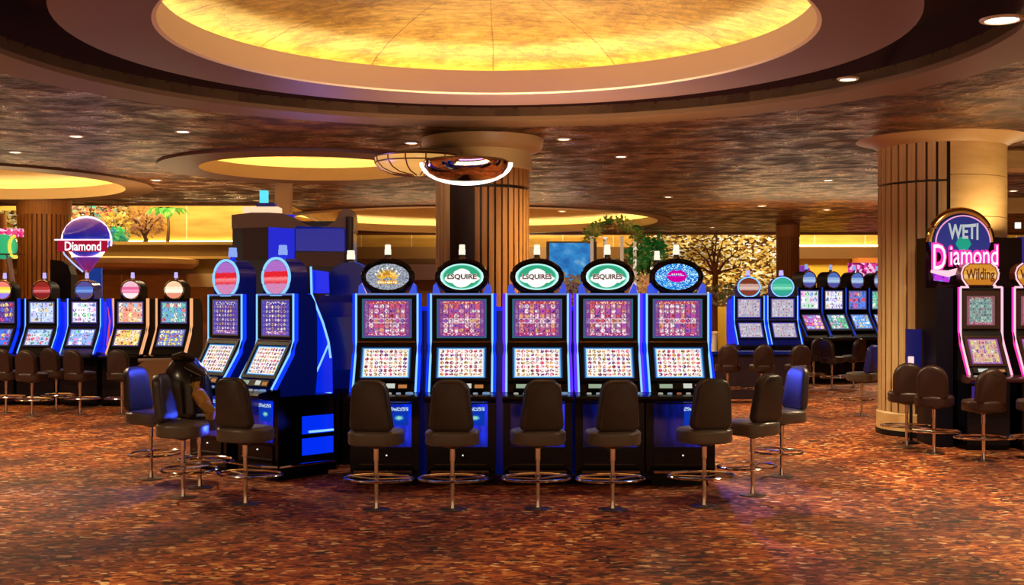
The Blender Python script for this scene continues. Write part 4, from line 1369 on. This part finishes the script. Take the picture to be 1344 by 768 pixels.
# stool by the pillar, blue light put into its back's colour
blue_st = copy_tree(proto, ((1131 - 672) / F * 18.4, 18.4, 0), rz_for(-.75, .66), 'lone bar stool with a blue lit back beside the big pillar')
for c in blue_st.children:
    if c.name.startswith('backrest'):
        me = c.data.copy()
        me.materials.clear()
        me.materials.append(plain('blue_lit_leather', (.02, .03, .45), .4))
        c.data = me
blue_st['group'] = 'stools at the end of the aisle'
# signs at the far right
pk = thing('neon_sign', 'bright pink scribble sign at the end of the aisle', 'sign', ((1134 - 672) / F * 40, 40, 0))
obj('board', MB().box(-.52, .5, -.03, .03, z_at(363, 40), z_at(345, 40)), glitter_mat('pink_scribble', (.25, .01, .10), (.80, .05, .36), (1, .55, .8), 5, .95), pk)
obj('post', MB().box(-.05, .05, .03, .09, 0, z_at(345, 40)), STEEL, pk)
pu = thing('lantern', 'violet round lantern beside the far wooden column', 'lantern', ((1053 - 672) / F * 34, 34, 0))
obj('globe', MB().lathe([(.02, -.2), (.18, -.12), (.24, 0), (.2, .12), (.05, .2)], 20, (0, 0, z_at(358, 34))), plain('violet_globe', (.3, .05, .45), .3, emis=(.4, .08, .7), estr=.5), pu)
obj('post', MB().lathe([(.14, 0), (.14, .03), (.03, .06), (.03, z_at(358, 34) - .18)], 12), STEEL, pu)

# ------------------------------------------------------------------ right bank
RD = 14.25
bk_ = thing('backing_cabinet', 'tall dark maroon cabinet behind the pink neon machines', 'cabinet', (0, 0, 0))
xl, xr = (1210 - 672) / F * 14.85, (1338 - 672) / F * 14.85
DARKM = plain('dark_maroon', (.010, .003, .004), .5, spec=.15)
obj('carcass', MB().box(xl + .02, xr, 14.78, 15.08, 0, z_at(312, 14.78)), DARKM, bk_)
obj('front_wing', MB().box(xl, (1241 - 672) / F * 14.6, 14.35, 14.78, 0, z_at(378, 14.6)), plain('wing_black', (.003, .002, .008), .5, spec=.12), bk_)
obj('blue_sliver', MB().box((1189 - 672) / F * 14.9, xl, 14.86, 14.92, z_at(482, 14.9), z_at(432, 14.9)), plain('navy_strip', (.008, .01, .10), .3, emis=(0, .01, .4), estr=.12), bk_)
rl = thing('signal_light', 'small pale pink lamp on the ledge beside the big pillar', 'lamp', ((1201 - 672) / F * 14.6, 14.75, 0))
obj('stem', MB().lathe([(.10, 0), (.10, .02), (.02, .04), (.02, z_at(478, 14.6))], 10), BLACK, rl)
obj('lens', MB().lathe([(.035, 0), (.035, .08), (.03, .085)], 12, (0, 0, z_at(478, 14.6))), glow('pink_lens', (1, .6, .6), 1.2), rl)


def bulb_face(name):
    return banded_face_mat(name, (.75, .30, .03), (.85, .42, .05), (.65, .22, .02), .9)


PKU = lambda s: screen_mat('pink_upper_%d' % s, 8, 8, (.30, .48, .42), [(.55, .75, .65), (.15, .3, .35), (.8, .85, .75), (.5, .2, .3)], ((.05, .02, .03), (.25, .15, .12), (.45, .06, .15)), .75, s, (.25, .12, .12), (.55, .08, .2), .12, .42)
PKL = lambda s: screen_mat('pink_lower_%d' % s, 7, 5, (.75, .5, .35), [(.9, .75, .2), (.3, .1, .5), (.85, .25, .35), (.95, .9, .8), (.15, .15, .6)], ((.05, .02, .05), (.3, .1, .3), (.4, .1, .35)), .95, s, (.8, .35, .5), (.15, .1, .6), .09, .42)
rm = []
for i, (px, lab) in enumerate(((1287, 'pink neon edged slot machine under the Diamond sign'), (1358, 'pink neon edged slot machine cut off by the picture edge'))):
    x = (px - 672) / F * RD
    t = slot_machine(lab, (x, RD, 0), D2(3), 'pink neon machines by the big pillar', PKU(101 + i), PKL(111 + i), 'none', None, LEDP, LEDPD, BLACK, None, True, True, 1.0, glow('blue_lens', (.30, .45, 1), .9)) if False else None
    rm.append((x, lab, i))


def pink_machine(x, lab, i):
    t = thing('slot_machine', lab, 'slot machine', (x, RD, 0), D2(2), 'pink neon machines by the big pillar')
    prof = [(.0, 1.88), (-.004, 1.36), (-.05, 1.22), (-.26, .87), (-.26, .80), (.46, .80), (.50, 1.0), (.50, 1.6), (.46, 1.78), (.36, 1.88)]
    part('cabinet', 'pm', lambda b: b.prism(prof, -.25, .25, 'x'), BLACK, t)
    part('screen_frame', 'pu', lambda b: slab_frame(b, (-.215, .215), (-.175, .175), (1.40, 1.84), (1.43, 1.79), up, 0, .02), plain('mahogany', (.03, .010, .008), .3), t)
    part('screen_frame', 'pl', lambda b: slab_frame(b, (-.215, .215), (-.185, .185), (.80, .05), (.75, .10), low, 0, .02), plain('mahogany', (.03, .010, .008), .3), t)
    part('upper_screen', 'pus', lambda b: b.quad(up(-.175, 1.43, .008), up(.175, 1.43, .008), up(.175, 1.79, .008), up(-.175, 1.79, .008)), PKU(101 + i), t)
    part('lower_screen', 'pls', lambda b: b.quad(low(-.185, .75, .008), low(.185, .75, .008), low(.185, .10, .008), low(-.185, .10, .008)), PKL(111 + i), t)
    for sx in (-1, 1):
        part('neon_strip', 'pn%d' % sx, lambda b: b.tube([(sx * .245, -.02, 1.885), (sx * .245, -.02, 1.365), (sx * .245, -.068, 1.22), (sx * .245, -.28, .875)], .0135, 6), LEDP, t)
        part('neon_halo', 'ph%d' % sx, lambda b: b.tube([(sx * .262, .0, 1.885), (sx * .262, .0, 1.365), (sx * .262, -.04, 1.22), (sx * .262, -.26, .875)], .010, 6), LEDPD, t)  # added magenta tube imitates the glow spilling from the strip
        part('neon_strip', 'pc%d' % sx, lambda b: b.tube([(sx * .245, -.02, 1.885), (sx * .15, -.02, 1.885), (sx * .17, -.02, 1.91)], .0135, 6), LEDP, t)
    bp = part('bill_acceptor', 'pb', lambda b: b.add([low(-.2, .97, .03), low(.2, .97, .03), low(.2, .84, .03), low(-.2, .84, .03), low(-.2, .97, 0), low(.2, .97, 0), low(.2, .84, 0), low(-.2, .84, 0)],
              [(0, 1, 2, 3), (0, 4, 5, 1), (2, 6, 7, 3), (0, 3, 7, 4), (1, 5, 6, 2)]), BLACK, t)
    part('ticket_slot', 'pts', lambda b: b.quad(low(-.14, .95, .033), low(-.02, .95, .033), low(-.02, .87, .033), low(-.14, .87, .033)), glow('slot_white', (.75, .8, .7), .8), bp)
    part('bill_slot', 'pbs', lambda b: b.quad(low(.04, .95, .033), low(.17, .95, .033), low(.17, .89, .033), low(.04, .89, .033)), glow('slot_orange', (.7, .28, .08), .7), bp)
    dk = part('button_deck', 'pd', lambda b: b.prism([(-.20, .875), (-.40, .855), (-.445, .845), (-.46, .825), (-.45, .80), (-.40, .785), (-.20, .785)], -.31, .31, 'x'), plain('deck_brown', (.04, .015, .02), .2), t)
    for k_ in range(4):
        part('button', 'b', lambda b: b.lathe([(.022, 0), (.022, .008), (.018, .012)], 12), glow('button_%d' % (k_ % 3), ((.8, .75, .6), (.5, .6, .8), (.7, .2, .1))[k_ % 3], .5), dk, (-.2 + .085 * k_, -.345, .861))
    part('base_cabinet', 'bcp', lambda b: b.box(-.25, .25, -.22, .46, .06, .80), GLOSS, t)
    part('base_panel', 'bpp', lambda b: b.quad((-.2, -.226, .5), (.2, -.226, .5), (.2, -.226, .74), (-.2, -.226, .74)), plain('violet_panel', (.02, .01, .06), .2, emis=(.12, .05, .6), estr=.3), t)
    part('kick_plate', 'kp', lambda b: b.box(-.23, .23, -.18, .44, 0, .06), BLACK, t)
    part('foot_rail', 'frp', lambda b: b.tube([(-.28, -.20, .13), (-.24, -.36, .15), (.24, -.36, .15), (.28, -.20, .13)], .016, 8), CHROME, t)
    # orange lantern shaped topper
    bo = [(-.15, 1.90), (.15, 1.90), (.205, 1.98), (.215, 2.05), (.19, 2.12), (.13, 2.165), (-.13, 2.165), (-.19, 2.12), (-.215, 2.05), (-.205, 1.98)]
    tp = part('topper', 'pt', lambda b: b.prism(bo, .02, .20, 'y'), plain('topper_brown', (.10, .03, .01), .3), t)
    part('topper_face', 'ptf', lambda b: b.add([(x_ * .92, .012, 2.03 + (z_ - 2.03) * .9) for x_, z_ in bo], [tuple(range(10))], uvs=[(.5 + x_ * 2.2, (z_ - 1.88) / .3) for x_, z_ in bo]), bulb_face('orange_bulb'), tp)
    part('topper_rim', 'ptr', lambda b: b.tube([(x_ * 1.03, .01, z_) for x_, z_ in bo[1:6]], .010, 6), LEDP, tp)
    part('topper_rim', 'ptl', lambda b: b.tube([(x_ * 1.03, .01, z_) for x_, z_ in bo[6:] + bo[:1]], .010, 6), LEDP, tp)
    text('lettering', 'Wilding', .34, .18, plain('letter_brown', (.10, .025, .01), .4), tp, (0, .004, 2.02), .03, taper=.25)
    return t


for x, lab, i in rm:
    pink_machine(x, lab, i)
sx_ = rm[0][0] - .10
sg = thing('neon_sign', 'arched blue and gold sign with pink Diamond lettering by the big pillar', 'sign', (sx_, 14.48, 0))
zb = z_at(318, 14.45)
arc_o = [(.335 * math.cos(PI * i / 24), zb + .33 * math.sin(PI * i / 24)) for i in range(25)]
b = MB().prism(arc_o + [(-.30, zb - .10), (0, zb - .18), (.30, zb - .10)], .06, .28, 'y')
obj('dome_board', b, plain('sign_navy', (.01, .015, .10), .25, emis=(.01, .03, .30), estr=.5), sg)
obj('green_gem', MB().add([(0, .05, zb - .16), (.10, .05, zb - .02), (.05, .05, zb + .08), (-.06, .05, zb + .06), (-.09, .05, zb - .02)], [(0, 1, 2, 3, 4)]), plain('gem_green', (.0, .25, .2), .2, emis=(0, .35, .28), estr=.5), sg)
obj('gold_arch', MB().tube([(.365 * math.cos(PI * i / 30), .14, zb + .01 + .365 * math.sin(PI * i / 30)) for i in range(31)], [.045 + .012 * math.sin(PI * i / 30) for i in range(31)], 12), plain('polished_gold', (.75, .48, .14), .16, 1.0), sg)
obj('neon_arch', MB().tube([(.325 * math.cos(PI * i / 30), .05, zb + .32 * math.sin(PI * i / 30)) for i in range(31)], .008, 6), glow('rose_neon', (1, .4, .6), 1.0), sg)
text('silver_lettering', 'WETI', .36, .17, glow('letter_silver', (.55, .60, .58), .9), sg, (0, .045, zb + .13), .03, taper=-.2)
# the Diamond word: tall initial, pink halo behind, pale letters in front
zw = z_at(337, 14.4)
for nm, m_, off, dy in (('neon_halo', glow('word_pink', (1, .03, .32), 1.5), .095, .0), ('lettering', glow('word_white', (1, .78, .84), 1.25), .005, -.02)):
    text(nm, 'D', .185 if off > .05 else .15, .34 if off > .05 else .30, m_, sg, (-.305, dy, zw + .0), off)
    text(nm, 'iamond', .60 if off > .05 else .565, .27 if off > .05 else .235, m_, sg, (.105, dy, zw + .02), off)
obj('swoosh', MB().tube([(-.40, -.005, zw - .17), (-.2, -.005, zw - .20), (0, -.005, zw - .14), (.2, -.005, zw - .13), (.40, -.005, zw - .155)], [.018, .04, .03, .022, .014], 8), LEDP, sg)
obj('violet_fan', MB().add([(-.38, .02, zw - .17), (-.14, .02, zw - .16), (-.18, .02, zw - .30), (-.36, .02, zw - .28)], [(0, 1, 2, 3)]), glitter_mat('violet_fan', (.25, .02, .6), (.6, .05, .8), (.2, .3, .9), 5, .9), sg)
obj('bracket', MB().box(-.06, .06, .27, .298, zb - .3, zb), BLACK, sg)
bx_ = tag(obj('blue_panel', MB().box((1337 - 672) / F * 15.2, (1400 - 672) / F * 15.2, 15.2, 15.26, 0, z_at(311, 15.2)), plain('violet_backing', (.03, .02, .25), .3, emis=(.05, .03, .6), estr=.25)),
          'plain violet blue panel beyond the dark maroon cabinet', 'panel')
ex = tag(obj('mounted_light', MB().box(-.05, .05, -.03, .03, -.06, .06), WHITE_DIM, None, tuple(P(1336, 296, 24.45))), 'small square white light on the tan bulkhead', 'light')
rr = [(1190, 14.35, (.2, 1), 'rounded brown stool closest to the fluted side of the big pillar'),
      (1226, 13.75, (.45, .9), 'rounded brown stool in front of the dark cabinet wing'),
      (1291, 13.1, (-.12, 1), 'rounded brown stool in front of the Diamond sign machine'),
      (1363, 13.15, (0, 1), 'rounded brown stool cut off by the picture edge')]
for px, d, fw, lab in rr:
    copy_tree(proto2, ((px - 672) / F * d, d, 0), rz_for(*fw), lab, 'brown stools by the big pillar')

# ------------------------------------------------------------------ hanging lamps by the centre column
dl = thing('dome_pendant', 'mirrored bowl lamp with a white glowing arc under the centre column capital', 'lamp', ((612 - 672) / F * 13.9, 13.9, 0))
zt = z_at(214, 13.9)
obj('bowl', MB().lathe([(.50, 0), (.485, -.06), (.43, -.13), (.33, -.185), (.2, -.215), (.01, -.228)], 40, (0, 0, zt), cap=False), plain('mirror_bronze', (.62, .42, .28), .08, 1.0), dl)
obj('rim_plate', MB().lathe([(.01, .03), (.46, .03), (.50, 0), (.46, .0)], 40, (0, 0, zt), cap=False), plain('rim_tan', (.42, .27, .12), .35), dl)
obj('light_arc', MB().tube([(.512 * math.cos(PI + PI * i / 32), -.02, zt + .238 * math.sin(PI + PI * i / 32)) for i in range(33)], .019, 8), WHITE, dl)
obj('bracket', MB().box(-.12, .16, .1, 1.42, zt + .03, zt + .10), plain('capital', (.40, .25, .11), .4), dl)
bl2 = thing('bowl_pendant', 'gold glass bowl lamp with dark bars behind the mirrored bowl', 'lamp', ((550 - 672) / F * 14.85, 14.85, 0))
zt = z_at(207, 14.85)
obj('bowl', MB().lathe([(.54, 0), (.53, -.07), (.46, -.14), (.34, -.19), (.01, -.22)], 40, (0, 0, zt), cap=False), plain('gold_glass', (.55, .32, .08), .3, emis=(1, .55, .14), estr=.5), bl2)
b = MB()
for k_ in range(14):
    a = 2 * PI * k_ / 14
    b.tube([(r * math.cos(a), r * math.sin(a), zt + z) for r, z in ((.545, 0), (.535, -.07), (.465, -.142), (.345, -.193), (.1, -.222))], .009, 5)
b.tube([(.535 * math.cos(2 * PI * i / 40), .535 * math.sin(2 * PI * i / 40), zt - .07) for i in range(40)], .009, 5, True)
b.tube([(.545 * math.cos(2 * PI * i / 40), .545 * math.sin(2 * PI * i / 40), zt) for i in range(40)], .013, 5, True)
obj('cage', b, plain('bronze_cage', (.16, .07, .03), .35, .5), bl2)
obj('mount', MB().lathe([(.30, .02), (.34, .0), (.36, .05), (.1, .07)], 32, (0, 0, zt)), TRIMD, bl2)
obj('bracket', MB().box(.0, .5, .0, .9, zt + .05, zt + .12), TRIMD, bl2)

# ------------------------------------------------------------------ ceiling lights
def downlight(px, py, label, r=.075, z=ZC, lum=6., power=0.):
    d = F * (z - CAMZ) / (HZ - py)
    x = (px - 672) / F * d
    t = thing('downlight', label, 'ceiling light', (x, d, z), 0, 'recessed ceiling downlights')
    part('trim_ring', 'tr%.3f' % r, lambda b: b.lathe([(r * 1.0, -.006), (r * 1.05, -.016), (r * 1.3, -.012), (r * 1.36, .0)], 24, cap=False), plain('ring_cream', (.55, .45, .32), .4), t)
    part('lens', 'ln%.3f' % r, lambda b: b.lathe([(.001, -.008), (r, -.008)], 24, cap=False), glow('downlight_%g' % lum, (1, .86, .62), lum), t)
    return (x, d)


dls = [(100, 178, 'downlight over the left bank near the main recess edge'), (432, 157, 'downlight between the main recess and the small gold recess'),
       (1113, 103, 'downlight at the rim of the main recess toward the big pillar', ), (240, 172, 'downlight beside the small gold recess outer ring'),
       (20, 199, 'downlight by the edge of the large left recess'), (738, 277, 'downlight beside the centre column toward the arbor'),
       (877, 258, 'downlight over the arbor side of the ceiling'), (1000, 270, 'downlight over the blue outlined machines'),
       (1087, 236, 'downlight between the big pillar and the far wooden column'), (815, 205, 'downlight halfway between centre column and big pillar'),
       (1330, 250, 'downlight beyond the big pillar at the picture edge'), (540, 187, 'downlight just left of the centre column capital'),
       (1085, 275, 'farthest downlight before the ceiling beam'), (205, 236, 'downlight between the two left gold recesses'),
       (935, 298, 'downlight at the ceiling edge above the bare tree'), (740, 182, 'downlight right beside the centre column capital')]
for q_ in dls:
    downlight(q_[0], q_[1], q_[2])
downlight(1315, 25, 'large round ceiling light nearest the camera above the big pillar', .12, ZC, 9)

# ------------------------------------------------------------------ lamps
def spot(x, y, z, power, size=150, blend=.8, color=(1, .74, .42), rad=.08):
    l = bpy.data.lights.new('added_spot', 'SPOT')
    l.energy = power
    l.spot_size = D2(size)
    l.spot_blend = blend
    l.color = color
    l.shadow_soft_size = rad
    o = bpy.data.objects.new('added_spot', l)
    COL.objects.link(o)
    o.location = (x, y, z)
    return o


for x, y in ((-6, 2.0), (-2, 1.0), (2, 1.0), (6, 2.0), (-6.5, 6.5), (6.3, 7.5), (-5.8, 13.5), (5.0, 12.2), (-8.5, 15.5), (1.5, 15.0), (2.5, 20), (7.8, 19.5), (-6.2, 23.8), (-1.2, 24.5), (3.5, 26.5), (9, 28), (-12, 17)):
    spot(x, y, ZC - .06, 700 if y > 3 else 1200)  # added spots stand in for downlights; the strong near row is camera-side fill


def area(loc, rot, sx, sy, e, c):
    l = bpy.data.lights.new('fill_area', 'AREA')
    l.shape = 'RECTANGLE'
    l.size, l.size_y = sx, sy
    l.energy = e
    l.color = c
    o = bpy.data.objects.new('fill_area', l)
    COL.objects.link(o)
    o.location = loc
    o.rotation_euler = rot
    return o


def wash(loc, to, e, size=70):  # added blue spots without fixtures, tinting stool backs as the neon would
    o = spot(*loc, e, size, .7, (.05, .10, 1), .03)
    d_ = Vector(to) - Vector(loc)
    o.rotation_euler = d_.to_track_quat('-Z', 'Y').to_euler()


wash((-2.72, 11.45, 1.30), (-3.3, 10.9, .9), 70, 95)
wash((-1.95, 11.72, .50), (-2.86, 10.6, .88), 80, 60)
wash((-3.1, 12.0, 1.30), (-3.5, 11.6, .9), 40, 95)
wash((1.96, 12.5, 1.25), (2.5, 11.6, .85), 70, 95)
# added upward fill lamps with no fixtures, to brighten the ceiling
UPC = (1, .69, .34)
for x, y, z, a_, e in ((-2.6, 14.5, 2.72, 1.0, 26), (-9.5, 6.0, 2.3, 2.5, 90), (.2, 11.75, 2.32, 2.6, 22)):
    area((x, y, z), (PI, 0, 0), a_, .25, e, (.30, .22, 1.0))  # added violet fill, imitating blue neon bounced onto the ceiling
for x, y, z, a_, b_, e in ((0.2, 12.6, 2.35, 2.6, .5, 260), (-8, 21.2, 2.5, 5, .5, 330), (6.2, 14.95, 2.6, 1.2, .2, 40), (6.5, 26, 2.5, 4, .6, 300),
                           (-7, 3, 2.2, 3, 1.5, 420), (7, 3, 2.2, 3, 1.5, 420), (0, -2.5, 2.2, 8, 1.5, 650), (-1, 27, 2.5, 5, 1, 280), (10, 19, 2.5, 3, 1, 260), (-9, 10, 2.2, 2, 3, 330), (9.5, 10, 2.2, 2, 3, 330)):
    area((x, y, z), (PI, 0, 0), a_, b_, e * .42, UPC)
for x, y, z, e in ((-13, 31.5, 3.6, 420), (-8, 31.5, 3.6, 420), (0, 41.0, 3.0, 420), (6, 41, 4.3, 420), (12, 41, 3.8, 460)):
    area((x, y, z), (PI, 0, 0), 4, .4, e, (1, .74, .34))  # added upward fill for the gallery and far rooms
for x, y, e in ((-11, 30.2, 500), (2, 40, 500), (10.5, 40.5, 700)):
    o_ = area((x, y, 6.5), (0, 0, 0), 6, 1.5, e, (1, .74, .36))  # added overhead fill for the far rooms, facing down


w = bpy.data.worlds.new('world')
sc.world = w
w.use_nodes = True
w.node_tree.nodes['Background'].inputs[0].default_value = (1, .62, .34, 1)
w.node_tree.nodes['Background'].inputs[1].default_value = .6
sc.view_settings.view_transform = 'Standard'
sc.view_settings.look = 'None'
sc.view_settings.exposure = 0
sc.cycles.use_denoising = True
sc.cycles.max_bounces = 6
sc.cycles.sample_clamp_indirect = 4
